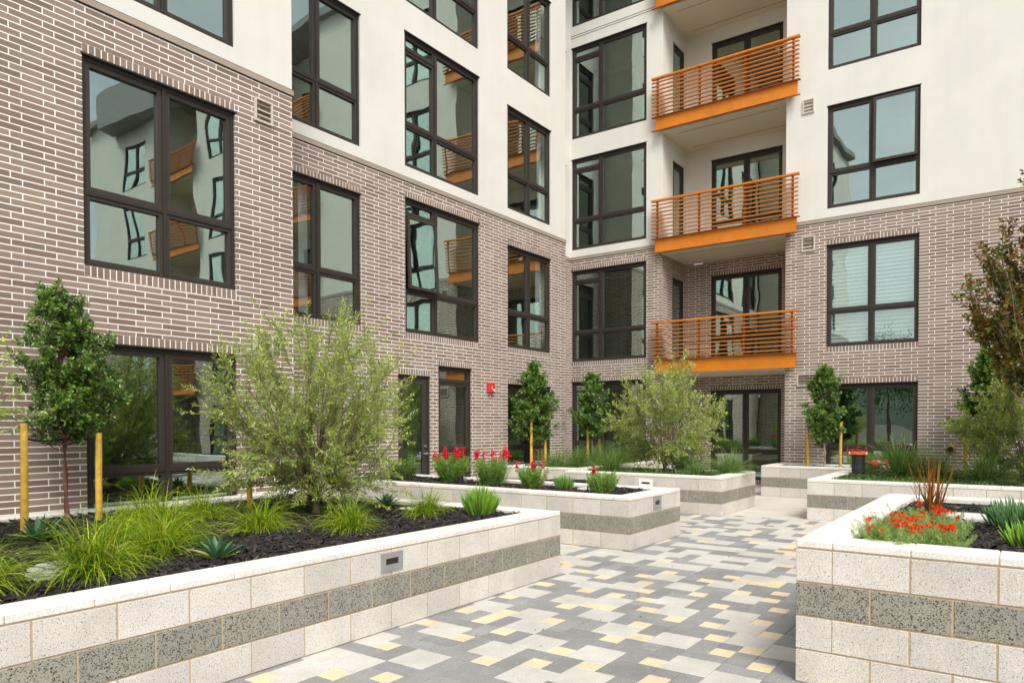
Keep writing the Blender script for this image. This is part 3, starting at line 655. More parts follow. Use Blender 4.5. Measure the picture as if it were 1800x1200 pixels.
def olive(name_label,loc,Hc,Rx,seed,group=None,nbr=58,nsh=9,dens=1.0,zc=.52,squash=1.0,lsize=1.0,label2='olive tree',trunk_h=.28,Ry=None):
    rg=np.random.default_rng(seed); nsh=int(nsh*2.3); T=thing('olive_tree',loc,0,name_label,label2,group); Ry=Ry or Rx
    tr=MB(); fork=np.array([0,0,trunk_h]); tr.tube([(0.02,0,-.03),(0,.0,.05),(.01,0,trunk_h*.6),(0,0,trunk_h)],[.075,.05,.045,.042],10)
    S=[];D=[];Ls=[];
    for k in range(nbr):
        th=k*2.39996+rg.normal(0,.25); zz=.13+.87*((k*.7548777)%1); 
        # envelope: widest a little above the middle
        z=Hc*zz; rr=math.sqrt(max(0,1-((zz-zc)/(.55 if zz>zc else .48))**2))*(rg.uniform(.72,1.08) if k%4 else rg.uniform(.3,.7))
        e=np.array([Rx*rr*math.cos(th),Ry*rr*math.sin(th),z]); st=fork*rg.uniform(.5,1.) ; pt=path(st,e,.09,9,rg,lift=.05+.1*(1-zz))
        r0=.009*rg.uniform(.6,1.2); tr.tube([tuple(p) for p in pt],[r0+(.003-r0)*q/8 for q in range(9)],6,cap=False)
        for q in range(int(nsh*dens)):
            t=rg.uniform(.30,1.0)**.8; i=t*8; a=int(min(i,7)); p=pt[a]+(pt[a+1]-pt[a])*(i-a); bd=unit(pt[a+1]-pt[a]); out=unit(p-np.array([0,0,Hc*.35])+1e-6)
            S.append(p); D.append(bd*.55+out*.5+rg.normal(0,.5,3)+np.array([0,0,.05])); Ls.append(rg.uniform(.14,.40)*(1.1 if t>.7 else .9))
    pal=[(.30,.39,.075),(.18,.245,.06),(.40,.41,.24),(.36,.46,.08),(.55,.54,.40)]; w=[4,2.4,2.0,3,1.0]
    V,F,C,st=shoots(np.array(S),np.array(D),np.array(Ls),rg,.023*lsize,.066*lsize,.0135*lsize,pal,w,tip=(.46,.56,.08),pairs=2)
    npmesh('crown',V,F,LEAF,C,T); tw=MB(); stem_tubes(tw,st,.0028*lsize); o=tw.build('twigs',BARKPALE,T); tr.build('trunk',BARK,T,smooth=True)
    return T
def young_tree(label,loc,Hc,R,base,seed,group,dens=1.,lsize=1.,lean=(0,0),bark=BARKRED,side=None,wide=.45):
    """clipped evergreen with an oval crown on a thin stem"""
    rg=np.random.default_rng(seed); T=thing('young_tree',loc,0,label,'tree',group); tr=MB()
    n=12; L_=[(lean[0]*k/(n-1)+.012*math.sin(k*1.1+seed),lean[1]*k/(n-1)+.012*math.cos(k*1.7),-.02+(Hc*.95+.02)*k/(n-1)) for k in range(n)]
    tr.tube(L_,[.026-.021*k/(n-1) for k in range(n)],8)
    S=[];D=[];Ls=[]; nb=int(112*dens)
    for k in range(nb):
        f=rg.uniform(0,1); z=base+(Hc-base)*f; 
        prof=(max(.02,math.sin(math.pi*(.08+.90*f)))**.6)*(1.18-.60*f)
        r=R*prof*rg.uniform(.45,1.32)*(1+.25*math.sin(3*f*6+seed)); th=rg.uniform(0,2*np.pi); i=min(n-2,int(f*0+z/Hc*(n-1)*.9)); c=np.array(L_[max(0,i-1)])
        e=np.array([c[0]+r*math.cos(th),c[1]+r*math.sin(th),z+.04]); s=np.array([c[0],c[1],z-r*.55]); pt=path(s,e,.02,5,rg)
        tr.tube([tuple(p) for p in pt],[.007,.005,.004,.003,.002],4,cap=False)
        for q in range(6):
            t=rg.uniform(.35,1); p=pt[0]+(pt[-1]-pt[0])*t; S.append(p); D.append(unit(e-s)*.5+rg.normal(0,.6,3)+np.array([0,0,.35])); Ls.append(rg.uniform(.07,.20))
    if side is not None:
        for (dx,dy,z,l) in side:
            for q in range(26):
                t=rg.uniform(.2,1); p=np.array([dx*t,dy*t,z-.25*(1-t)])+rg.normal(0,.07,3); S.append(p); D.append(rg.normal(0,.6,3)+np.array([dx,dy,.5])); Ls.append(rg.uniform(.07,.15))
            tr.tube([(0,0,z-.3),(dx*.5,dy*.5,z-.12),(dx,dy,z+.05)],[.008,.005,.002],5,cap=False)
    pal=[(.04,.095,.02),(.075,.155,.03),(.13,.24,.045),(.22,.35,.07)]; w=[3,4,2.6,1.3]
    V,F,C,st=shoots(np.array(S),np.array(D),np.array(Ls),rg,.021*lsize,.060*lsize,.024*lsize,pal,w,tip=(.24,.40,.05),pairs=3,ang=1.0)
    npmesh('crown',V,F,GLOSSLEAF,C,T); stem_tubes(tr,st,.0022); tr.build('trunk',bark,T,smooth=True); return T
GRP='young clipped trees tied between yellow stakes'
def stake(label,x,y,z,h,lean=(0,0),group='yellow wooden tree stakes'):
    T=MB(); n=10; rr=random.Random(int(x*100+y*10)); pts=[(lean[0]*k/4,lean[1]*k/4,-.05+(h+.05)*k/4) for k in range(5)]
    T.tube(pts,[.031,.031,.030,.030,.029],10); T.v=[(a+rr.uniform(-.0015,.0015),b+rr.uniform(-.0015,.0015),c) for a,b,c in T.v]
    o=T.build('tree_stake',STAKE,None,smooth=False); o.location=(x,y,z); tag(o,label,'stake',group); return o
def tie(label,a,b,c):
    """rubber strap from stake a round the trunk b to stake c"""
    T=MB(); A,B,Cc=Vector(a),Vector(b),Vector(c); 
    for s,e in ((A,B),(B,Cc)):
        pts=[s.lerp(e,t)+Vector((0,0,-.02*math.sin(math.pi*t))) for t in (0,.25,.5,.75,1)]
        T.tube([tuple(p) for p in pts],.011,6)
    n=10; T.tube([(B.x+.04*math.cos(2*math.pi*k/n),B.y+.04*math.sin(2*math.pi*k/n),B.z) for k in range(n+1)],.009,6,cap=False)
    o=T.build('tree_tie',RUBBER); tag(o,label,'tree tie','black rubber tree ties')
# left foreground tree
young_tree('young evergreen tree in front of the left ground-floor window',(3.18,7.60,.6),2.17,.43,.80,3,GRP,dens=.98,side=[(.36,-.05,1.45,.4),(.42,-.1,1.25,.4)],lean=(-.08,.02))
stake('leaning yellow stake at the far left with an agave at its foot',2.61,7.09,.6,.97,(.01,0)); stake('yellow stake right of the young tree by the left window',3.37,7.40,.6,.88,(.01,0))
stake('yellow stake behind the left side of the big olive',4.85,7.1,.6,.40); stake('yellow stake behind the right side of the big olive',5.55,7.05,.6,.36)
tie('black strap holding the young tree near the left window',(2.61,7.09,1.44),(3.15,7.60,1.42),(3.38,7.40,1.44))
# inner-corner trees
young_tree('young evergreen tree in front of the recessed ground-floor window',(13.22,8.86,.6),2.20,.42,.55,5,GRP,dens=1.25,lsize=1.25)
stake('taller yellow stake left of the tree by the recessed window',13.02,8.80,.6,1.12); stake('yellow stake half hidden right of the tree by the recessed window',13.30,8.62,.6,.62)
young_tree('young evergreen tree with a pale stem in the inner corner',(15.5,8.67,.6),2.05,.42,.70,8,GRP,dens=1.1,lsize=1.4,bark=BARKPALE)
stake('yellow stake left of the pale-stemmed tree in the inner corner',15.36,8.72,.6,.92); stake('shorter yellow stake right of the pale-stemmed tree in the inner corner',15.75,8.62,.6,.6)
tie('black strap on the tree before the recessed window',(13.02,8.80,1.5),(13.22,8.86,1.48),(13.30,8.62,1.5))
young_tree('young evergreen tree beside the balcony recess on the right wing',(16.3,3.50,.6),2.02,.38,.55,13,GRP,dens=1.15,lsize=1.3,bark=BARKPALE)
stake('slim yellow stake left of the tree beside the balcony recess',16.3,3.84,.6,.80,(.0,0)); stake('taller yellow stake right of the tree beside the balcony recess',16.3,3.19,.6,.98,(0,-.01))
young_tree('young evergreen tree partly hidden behind the bushy olive at the right wall',(16.3,.62,.6),2.2,.50,.62,17,GRP,dens=1.2,lsize=1.3,side=[(-.1,.42,1.25,.3)])
stake('yellow stake in front of the brick at the far right',16.3,.96,.6,.85)
# olives
olive('large multi-stemmed olive with grey-green leaves in the left foreground planter',(4.96,6.10,.58),2.02,1.02,21,'olive trees',nbr=105,nsh=6.6,zc=.50)
olive('smaller olive in the planter below the balconies',(13.15,5.75,.58),2.15,1.05,33,'olive trees',nbr=62,nsh=7,lsize=1.45,zc=.48)
olive('olive branches reaching in at the left edge of the picture',(1.08,6.5,.58),2.1,1.15,41,'olive trees',nbr=44,nsh=9,lsize=1.1)
olive('bushy olive at the right edge in front of the brick wall',(14.9,.05,.58),1.75,.95,47,'olive trees',nbr=48,nsh=9,lsize=1.5,zc=.5)
# reddish crape myrtle on the right edge
def red_tree():
    rg=np.random.default_rng(51); T=thing('crape_myrtle',(12.9,-.36,.6),0,'crape myrtle with bronze and red leaves at the right edge','tree'); tr=MB(); S=[];D=[];Ls=[]
    tr.tube([(0,0,-.05),(.02,.0,.5),(0,.05,1.1),(.03,.05,1.5)],[.06,.045,.04,.035],9)
    for k in range(120):
        th=rg.uniform(0,2*np.pi); zz=rg.uniform(0,1); r=1.05*math.sin(math.pi*(.18+.74*zz))*rg.uniform(.6,1.06); e=np.array([r*math.cos(th),.05+r*math.sin(th),1.75+2.75*zz]); s=np.array([.02,.05,1.0+.9*zz*rg.uniform(.3,1)]); pt=path(s,e,.1,8,rg)
        tr.tube([tuple(p) for p in pt],[.016-.013*q/7 for q in range(8)],5,cap=False)
        for q in range(17):
            t=rg.uniform(.35,1.0); i=t*7; a=int(min(i,6)); p=pt[a]+(pt[a+1]-pt[a])*(i-a); S.append(p); D.append(unit(pt[a+1]-pt[a])*.8+rg.normal(0,.5,3)+np.array([0,0,.25])); Ls.append(rg.uniform(.16,.34))
    pal=[(.15,.19,.03),(.24,.23,.035),(.30,.15,.03),(.36,.06,.015),(.10,.14,.025),(.46,.26,.04)]; w=[5,3,1.6,.8,4,.5]
    V,F,C,st=shoots(np.array(S),np.array(D),np.array(Ls),rg,0.036,.088,.046,pal,w,tip=(.22,.09,.02),pairs=2,ang=1.0)
    npmesh('crown',V,F,GLOSSLEAF,C,T); tw=MB(); stem_tubes(tw,st,.0035); tw.build('twigs',BARKRED,T); tr.build('trunk',BARKPALE,T,smooth=True)
red_tree()
# trees behind the camera (dark shapes in the ground-floor glass)
def back_tree(label,loc,Hc,R,seed):
    rg=np.random.default_rng(seed); T=thing('broadleaf_tree',loc,0,label,'tree','trees beyond the courtyard'); tr=MB(); tr.tube([(0,0,0),(.1,0,1.5),(0,.1,Hc*.6)],[.16,.12,.05],8)
    n=5200; c=unit(rg.normal(size=(60,3)))*rg.uniform(.4,1,(60,1))*np.array([R,R,Hc*.36])+np.array([0,0,Hc*.62]); k=rg.integers(0,60,n); P=c[k]+rg.normal(0,R*.17,(n,3))
    V,F,C=leaves(P,rg.normal(size=(n,3)),np.full(n,.16),np.full(n,.09),colmix(n,[(.04,.07,.02),(.06,.11,.03),(.09,.14,.04)],[3,3,1],rg),rg=rg)
    npmesh('crown',V,F,LEAF,C,T); tr.build('trunk',BARK,T)
back_tree('dark broadleaf tree outside the courtyard behind the viewer',(-13,4.2,0),6.5,2.0,61); back_tree('second broadleaf tree outside the courtyard further behind the viewer',(-19,7.5,0),7.5,2.6,62); back_tree('third broadleaf tree at the open end of the courtyard',(-16,-2.5,0),6,2.2,63)

# grasses
def clump_mesh(n,L0,spread,width,pal,w,seed,el=(48,86),droop=1.5,r0=.05,tipc=None):
    rg=np.random.default_rng(seed); K=8; V=np.zeros((n,K,2,3)); th=rg.uniform(0,2*np.pi,n); e=np.radians(rg.uniform(el[0],el[1],n)); Ln=L0*rg.uniform(.55,1.15,n); b=np.stack([rg.normal(0,r0,n),rg.normal(0,r0,n),np.full(n,-.02)],1)
    p=b.copy(); d=np.stack([np.cos(e)*np.cos(th),np.cos(e)*np.sin(th),np.sin(e)],1)*1.0; dr=droop*rg.uniform(.6,1.5,n)
    side=unit(np.stack([-np.sin(th),np.cos(th),rg.normal(0,.5,n)],1)); col=colmix(n,pal,w,rg,.15); C=np.zeros((n,K,2,3))
    for k in range(K):
        t=k/(K-1); wd=width*rg.uniform(.98,1.02)*(1-.9*t**2.2)
        V[:,k,0]=p+side*wd*.5; V[:,k,1]=p-side*wd*.5
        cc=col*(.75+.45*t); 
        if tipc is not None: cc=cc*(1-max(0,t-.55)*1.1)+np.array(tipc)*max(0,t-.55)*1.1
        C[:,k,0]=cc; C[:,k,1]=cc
        p=p+d*(Ln/(K-1))[:,None]*spread; d=d+np.stack([0*dr,0*dr,-dr],1)/(K-1)*(.4+t)*1.0; d=unit(d)
    i=(np.arange(n)*K*2)[:,None,None]; q=np.array([[2*k,2*k+2,2*k+3,2*k+1] for k in range(K-1)])[None]
    F=(i+q).reshape(-1,4); me=npmesh('grass_tuft',V.reshape(-1,3),F,GRASS,C.reshape(-1,3),smooth=True); d_=me.data; bpy.data.objects.remove(me); return d_
YG=[(.28,.40,.015),(.44,.52,.025),(.15,.26,.015),(.08,.15,.015),(.50,.44,.08)]; YW=[4,3,3.4,2,.5]
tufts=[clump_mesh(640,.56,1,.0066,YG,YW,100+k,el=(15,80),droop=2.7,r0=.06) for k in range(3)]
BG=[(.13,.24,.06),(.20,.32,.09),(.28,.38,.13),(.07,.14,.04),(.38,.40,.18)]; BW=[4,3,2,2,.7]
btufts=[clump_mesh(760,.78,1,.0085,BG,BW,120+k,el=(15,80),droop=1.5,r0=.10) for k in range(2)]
def grass(me,x,y,z,s,label,group,rz=None,sz=None):
    o=bpy.data.objects.new('grass_clump',me); COL.objects.link(o); o.location=(x,y,z); o.rotation_euler=(0,0,random.uniform(0,6.28)); o.scale=(s,s,sz or s); tag(o,label,'grass clump',group); return o
Gy='yellow-green arching grass clumps in the left foreground planter'; Gb='blue-green fountain grasses near the walls'
for x,y,s,l in ((2.17,4.86,1.0,'widest yellow-green grass clump beside the pale rock'),(2.75,5.15,.85,'yellow-green clump just right of the one by the pale rock'),(3.18,5.75,.95,'yellow-green clump leaning over the mulch behind the front agave'),
  (3.88,5.52,.86,'dense yellow-green clump in front of the left side of the olive'),(4.42,4.98,.78,'yellow-green clump nearest the cap in front of the olive trunk'),(5.60,5.12,.78,'yellow-green clump nearest the right end of the left planter'),
  (1.55,4.95,.85,'yellow-green clump cut by the left edge of the picture'),(3.55,6.75,.98,'darker green clump below the left window and right of its stake'),(4.10,6.75,.85,'grass clump between the left window and the olive'),(2.9,6.05,.75,'low clump behind the widest grass')):
    grass(tufts[random.randrange(3)],x,y,.60,s,l,Gy)
for x,y,s,l in ((12.95,8.1,.72,'blue-green grass at the left end of the inner corner planter'),(13.6,8.0,.82,'tall blue-green grass at the foot of the corner tree'),(14.6,8.0,.88,'blue-green grass between the two corner trees'),(15.3,7.9,.85,'blue-green grass before the pale-stemmed tree'),
  (12.6,6.6,.75,'blue-green grass at the left end of the smaller olive'),(12.5,4.85,.55,'short green grass right of the smaller olive'),(13.2,4.5,.8,'wispy grass in front of the glass doors of the recess'),
  (14.6,1.80,1.15,'largest blue-green grass right of the black standpipe'),(14.4,1.30,.85,'blue-green grass joined to the largest one on its right'),(14.0,.55,.95,'blue-green grass in front of the yellow stake at the far right')):
    grass(btufts[random.randrange(2)],x,y,.60,s,l,Gb)
# bronze flax
fl=clump_mesh(64,.50,1,.0125,[(.30,.09,.02),(.22,.08,.02),(.38,.15,.03),(.14,.09,.03),(.10,.12,.03)],[3,3,2,1.5,1],140,el=(62,88),droop=.35,r0=.035)
o=bpy.data.objects.new('flax_plant',fl); COL.objects.link(o); o.location=(6.92,.64,.80); tag(o,'bronze upright flax in the right foreground planter','flax')
# agaves
def agave(label,x,y,z,s,seed,rz=0):
    rg=np.random.default_rng(seed); V=[];F=[];C=[]; n=19
    for k in range(n):
        th=k*2.4+rg.normal(0,.1); ring_=k/n; el=math.radians(18+66*ring_+rg.normal(0,4)); Ln=(.24-.05*ring_)*rg.uniform(.85,1.1); w=.05
        base=np.array([.015*math.cos(th),.015*math.sin(th),.0]); d=np.array([math.cos(th)*math.cos(el),math.sin(th)*math.cos(el),math.sin(el)]); sd=np.array([-math.sin(th),math.cos(th),0]); nr=np.cross(d,sd); nr=-nr if nr[2]<0 else nr
        i=len(V); prof=[(0,.5),(.2,.85),(.45,1.0),(.7,.72),(.9,.28),(1.0,.02)]
        col=np.array([.065,.15,.07])*rg.uniform(.8,1.25) if k>4 else np.array([.28,.34,.07])
        for t,q in prof:
            c=base+d*Ln*t+np.array([0,0,-.035*t*t*(1-ring_)]); 
            for sgn,up in ((-1,.014),(0,0),(1,.014)): V.append(c+sd*sgn*w*.5*q+nr*up*q*(1)); C.append(col*(1.25 if sgn else .9))
        for a in range(5):
            for b_ in range(2): F.append((i+a*3+b_,i+a*3+b_+1,i+a*3+b_+4,i+a*3+b_+3))
    o=npmesh('agave',np.array(V),np.array(F),SUCC,np.array(C),smooth=True); o.location=(x,y,z); o.scale=(s,)*3; tag(o,label,'agave','small blue-green agaves'); return o
agave('agave at the foot of the far left stake',2.50,6.50,.60,1.2,1); agave('agave near the cap in front of the yellow-green grasses',2.90,4.62,.60,1.0,2); agave('small agave right of the olive trunk by the back cap',5.95,6.05,.60,.9,3); 
# succulents: upright finger-like sticks
def sticks(name,label,cat,x,y,z,n,Ln,R,pal,w,seed,s=1,rad=.006,spread=.35,group=None):
    rg=np.random.default_rng(seed); P=[];K=5;m=4; V=np.zeros((n,K,m,3)); th=rg.uniform(0,2*np.pi,n); rr=R*np.sqrt(rg.uniform(0,1,n)); b=np.stack([rr*np.cos(th),rr*np.sin(th),rg.uniform(-.02,.1,n)*Ln*2],1)
    d=unit(np.stack([rr/R*spread*np.cos(th)+rg.normal(0,.1,n),rr/R*spread*np.sin(th)+rg.normal(0,.1,n),np.ones(n)*.6],1)); L_=Ln*rg.uniform(.6,1.1,n)*(1.1-.35*rr/R); col=colmix(n,pal,w,rg,.12); C=np.zeros((n,K,m,3))
    a=unit(np.cross(d,np.array([1,0,.01]))); c=np.cross(d,a); p=b
    for k in range(K):
        q=[.7,1,1,.75,.1][k]*rad
        for j in range(m):
            V[:,k,j]=p+q*(math.cos(j*math.pi/2)*a+math.sin(j*math.pi/2)*c); C[:,k,j]=col*(.7+.5*k/K)
        p=p+d*(L_/(K-1))[:,None]; d=unit(d+np.array([0,0,.12]))
    i=(np.arange(n)*K*m)[:,None,None]; q=np.array([[k*m+j,k*m+(j+1)%m,(k+1)*m+(j+1)%m,(k+1)*m+j] for k in range(K-1) for j in range(m)])[None]
    o=npmesh(name,V.reshape(-1,3),(i+q).reshape(-1,4),SUCC,C.reshape(-1,3),smooth=True); o.location=(x,y,z); o.scale=(s,)*3; tag(o,label,cat,group); return o
BGS=[(.09,.20,.07),(.13,.27,.10),(.19,.33,.14)]; LMS=[(.20,.42,.03),(.28,.50,.05),(.12,.27,.03)]
sticks('stick_succulent','blue-green finger-leaved succulent at the right edge of the foreground planter','succulent',6.22,.0,.80,380,.22,.20,BGS,[3,3,1],1,1,rad=.0062,spread=.42)
sticks('stick_succulent','bright lime finger-leaved succulent below the blue-green one','succulent',5.38,-.07,.80,260,.17,.15,LMS,[3,2,2],2,1,rad=.0058,spread=.4)
sticks('lime_shrublet','bright green upright shrublet near the right end of the left planter','shrub',5.86,4.60,.60,620,.30,.115,LMS,[3,2,2],3,1,rad=.0048,spread=.28)
sticks('lime_shrublet','small green shrublet beside the round stone in the narrow planter','shrub',8.9,5.45,.60,200,.22,.10,[(.12,.27,.05),(.2,.38,.08)],[1,1],4,1,rad=.006,spread=.3)
# flowering shrubs
def flower_shrub(label,x,y,z,h,r,seed,flowers,cat='flowering shrub',pink=(.76,.018,.05),dry=0,group='red-flowered shrubs of the narrow planter',lf=.06,lw=.013,ns=90,pal=None,up=1.0):
    rg=np.random.default_rng(seed); T=thing('flowering_shrub',(x,y,z),0,label,cat,group); S=[];D=[];Ls=[]
    for k in range(ns):
        th=rg.uniform(0,6.28); q=math.sqrt(rg.uniform(0,1))*r*.45; S.append(np.array([q*math.cos(th),q*math.sin(th),rg.uniform(0,.12)*h])); D.append(np.array([q/r*1.2*math.cos(th),q/r*1.2*math.sin(th),up])+rg.normal(0,.1,3)); Ls.append(h*rg.uniform(.55,.95))
    pal=pal or [(.09,.24,.03),(.15,.36,.04),(.25,.47,.05),(.36,.54,.07)]; w=[3,3,2,1]
    V,F,C,st=shoots(np.array(S),np.array(D),np.array(Ls),rg,.026,lf,lw,pal,w,tip=(.24,.38,.06),pairs=3,ang=.75,curve=.3,up=0.05)
    if dry:
        m=(V[:,0]>r*.2)&(rg.random(len(V))<.6); m=np.repeat(m.reshape(-1,5)[:,0],5); C[m]=np.array((.42,.24,.06))*rg.uniform(.7,1.2)
    npmesh('foliage',V,F,LEAF,C,T); tw=MB(); stem_tubes(tw,st,.003); 
    # flower spikes
    if flowers:
        P=[];
        for k in range(flowers):
            th=rg.uniform(0,6.28); q=math.sqrt(rg.uniform(0,1))*r*.95; b=np.array([q*math.cos(th),q*math.sin(th),h*rg.uniform(.80,1.0)]); l=h*rg.uniform(.16,.36); tw.tube([(b[0]*.5,b[1]*.5,h*.4),tuple(b),tuple(b+np.array([0,0,l]))],[.003,.0025,.0015],4,cap=False)
            m=rg.integers(10,20)
            for j in range(m):
                P.append(b+np.array([0,0,l*j/m])+rg.normal(0,.016,3))
        P=np.array(P); n=len(P); pet=np.repeat(P,5,0); dd=rg.normal(size=(len(pet),3)); dd[:,2]-=.2
        V,F,C=leaves(pet,dd,rg.uniform(.018,.036,len(pet)),rg.uniform(.012,.024,len(pet)),colmix(len(pet),[pink,tuple(c*1.35 for c in pink),tuple(c*.6 for c in pink)],[3,2,1],rg,.12),rg=rg,broad=.65); C=np.clip(C,0,.9)
        npmesh('blossom',V,F,PETAL,C,T)
    tw.build('stems',BARKPALE,T); return T
flower_shrub('fullest red-flowered shrub, just right of the brown door',9.1,7.75,.58,.47,.31,1,15,ns=170)
flower_shrub('red-flowered shrub with loose spikes below the red alarm',9.0,6.85,.58,.47,.32,2,13,ns=130)
flower_shrub('shrub with few pink flowers and dry tan stems on its right',8.9,6.0,.58,.36,.28,3,5,dry=1,pink=(.6,.08,.12))
flower_shrub('leafy lime shrub with two red buds at the near end of the narrow planter',8.78,4.75,.58,.33,.29,4,2,ns=130,lf=.045)
flower_shrub('dark green shrub without flowers left of the brown door',9.0,8.75,.58,.42,.33,5,0,group='green shrubs',pal=[(.05,.12,.02),(.08,.18,.03),(.14,.26,.04),(.2,.3,.05)])
flower_shrub('pink-flowered shrub behind the black standpipe',15.1,2.50,.58,.42,.38,6,9,group='pink-flowered shrubs',pink=(.55,.03,.08),ns=110,lf=.06,lw=.012)
flower_shrub('green bush at the right edge below the olive',14.6,-.25,.58,.5,.4,7,0,group='green shrubs',pal=[(.05,.1,.02),(.08,.15,.03),(.14,.2,.04),(.2,.24,.06)],lf=.07,lw=.02)
flower_shrub('dark dense bush under the smaller olive',13.25,5.35,.58,.40,.30,9,0,group='green shrubs',pal=[(.04,.08,.02),(.07,.12,.03),(.1,.16,.04),(.16,.2,.06)],lf=.06,lw=.012)
# ferny groundcover with red claw flowers
def grevillea():
    rg=np.random.default_rng(71); T=thing('groundcover_shrub',(5.62,.60,.80),0,'ferny grey-green groundcover with bright red flowers spilling toward the cap','groundcover'); S=[];D=[];Ls=[]
    # mat outline fitted in the bed: a ragged oval
    cs=[(-.62,.10,.22),(-.30,.12,.24),(.1,.10,.26),(.48,.05,.24),(-.55,-.12,.22),(-.15,-.10,.22),(-.72,.0,.17),(.2,-.12,.18),(-.66,-.2,.12)]
    for k in range(620):
        c=cs[rg.integers(len(cs))]; th=rg.uniform(0,6.28); q=c[2]*math.sqrt(rg.uniform(0,1)); x=c[0]+q*math.cos(th)*1.1; y=c[1]+q*math.sin(th)*.8
        y=min(y,.36); S.append(np.array([x,y,rg.uniform(.0,.05)])); a=rg.uniform(0,6.28); D.append(np.array([math.cos(a)*.7,math.sin(a)*.7,rg.uniform(.2,.7)])); Ls.append(rg.uniform(.07,.15))
    V,F,C,st=shoots(np.array(S),np.array(D),np.array(Ls),rg,.0085,.026,.0035,[(.22,.38,.08),(.31,.48,.11),(.14,.27,.06),(.40,.54,.14)],[3,3,2,1],tip=(.30,.42,.13),pairs=4,ang=.9)
    npmesh('foliage',V,F,LEAF,C,T); tw=MB(); stem_tubes(tw,st,.0016,.0006,3); tw.build('stems',BARKPALE,T)
    P=[];Dd=[]
    for k in range(38):
        c=cs[rg.choice([0,0,1,4,4,6,6,8,8,5,2,3,7])]; th=rg.uniform(0,6.28); q=c[2]*math.sqrt(rg.uniform(0,1)); b=np.array([c[0]+q*math.cos(th),min(c[1]+q*math.sin(th)*.8,.34),.10+rg.uniform(0,.05)]); a=rg.uniform(0,6.28)
        for j in range(26):
            P.append(b+np.array([math.cos(a),math.sin(a),0])*rg.uniform(-.035,.035)+rg.normal(0,.006,3)); Dd.append(np.array([rg.normal(0,.5),rg.normal(0,.5),rg.uniform(.2,1)]))
    n=len(P); V,F,C=leaves(np.array(P),np.array(Dd),rg.uniform(.02,.034,n),np.full(n,.0075),colmix(n,[(.80,.05,.015),(.85,.13,.02),(.6,.02,.01)],[4,2,1],rg,.1),rg=rg); npmesh('blossom',V,F,PETAL,np.clip(C,0,.9),T)
grevillea()
# groundcover carpets
def carpet(label,rects,z,n,seed,pal,lf=.035,lw=.022,h=.10):
    rg=np.random.default_rng(seed); A=[(b-a)*(d-c) for a,b,c,d in rects]; Ps=[]
    for (a,b,c,d),ar in zip(rects,A):
        m=int(n*ar/sum(A)); x=rg.uniform(a,b,m); y=rg.uniform(c,d,m); hh=h*(.4+.6*np.abs(np.sin(x*7+seed)*np.cos(y*6)))*rg.uniform(.1,1,m); Ps.append(np.stack([x,y,z+hh],1))
    P=np.concatenate(Ps); n=len(P); dd=rg.normal(size=(n,3)); dd[:,2]=np.abs(dd[:,2])*.6+.1
    V,F,C=leaves(P,dd,lf*rg.uniform(.6,1.3,n),lw*rg.uniform(.7,1.2,n),colmix(n,pal,[1]*len(pal),rg,.2),rg=rg); o=npmesh('groundcover',V,F,LEAF,C); tag(o,label,'groundcover',None,'stuff')
GC=[(.06,.14,.03),(.10,.20,.045),(.16,.26,.06),(.05,.09,.03)]
carpet('low leafy groundcover beneath the smaller olive',[(12.2,13.4,4.75,7.2)],.60,5200,1,GC)
carpet('low leafy groundcover in the inner corner planter',[(12.85,16.8,7.55,9.0)],.60,6500,2,GC)
carpet('low leafy groundcover around the standpipe',[(12.62,13.1,-.2,2.6),(13.1,15.6,.4,2.6)],.60,9000,3,GC,h=.07)
carpet('strip of short grass blades in front of the standpipe',[(12.6,13.2,1.4,2.62)],.60,2600,4,[(.10,.26,.04),(.14,.32,.05),(.2,.36,.07)],lf=.07,lw=.007,h=.02)
# fallen petals
rg=np.random.default_rng(5); n=70; P=np.stack([rg.uniform(8.25,8.9,n),rg.uniform(4.6,7.9,n),np.full(n,.625)],1); V,F,C=leaves(P,np.c_[rg.normal(size=(n,2)),np.zeros(n)],np.full(n,.03),np.full(n,.02),colmix(n,[(.6,.04,.1)],[1],rg),rg=rg)
tag(npmesh('fallen_petals',V,F,PETAL,C),'fallen pink petals on the mulch of the narrow planter','petals',None,'stuff')
# fallen leaves / debris on paving
rg=np.random.default_rng(9); n=46; P=np.stack([rg.uniform(3.5,11.5,n),rg.uniform(1.3,3.85,n),np.full(n,.006)],1); V,F,C=leaves(P,np.c_[rg.normal(size=(n,2)),np.zeros(n)],rg.uniform(.012,.03,n),rg.uniform(.006,.014,n),colmix(n,[(.10,.07,.04),(.2,.14,.07),(.05,.04,.03)],[1,1,1],rg),rg=rg)
tag(npmesh('leaf_litter',V,F,LEAF,C),'few fallen leaves and bark scraps on the paving','leaf litter',None,'stuff')

# ------------------------------------------------------------------ stones and small objects
def disc(name,label,cat,x,y,z,r,h,m,group=None,n=40,rough=0.0,seed=0):
    rg=random.Random(seed); b=MB(); prof=[(r*.97,0),(r,h*.15),(r,h*.8),(r*.96,h),(0.001,h)]
    jit=[1+rough*rg.uniform(-1,1) for _ in range(n)]
    for (r0,z0),(r1,z1) in zip(prof[:-1],prof[1:]):
        for k in range(n):
            a0,a1=2*math.pi*k/n,2*math.pi*(k+1)/n; j0,j1=jit[k],jit[(k+1)%n]
            b.quad([(r0*j0*math.cos(a0),r0*j0*math.sin(a0),z0),(r0*j1*math.cos(a1),r0*j1*math.sin(a1),z0),(r1*j1*math.cos(a1),r1*j1*math.sin(a1),z1),(r1*j0*math.cos(a0),r1*j0*math.sin(a0),z1)])
    o=b.build(name,m); o.location=(x,y,z); tag(o,label,cat,group); return o
disc('round_stone','broad round concrete cover half sunk in the right foreground planter','stepping stone',6.52,.37,.80,.18,.06,STONE,'round concrete covers in the mulch')
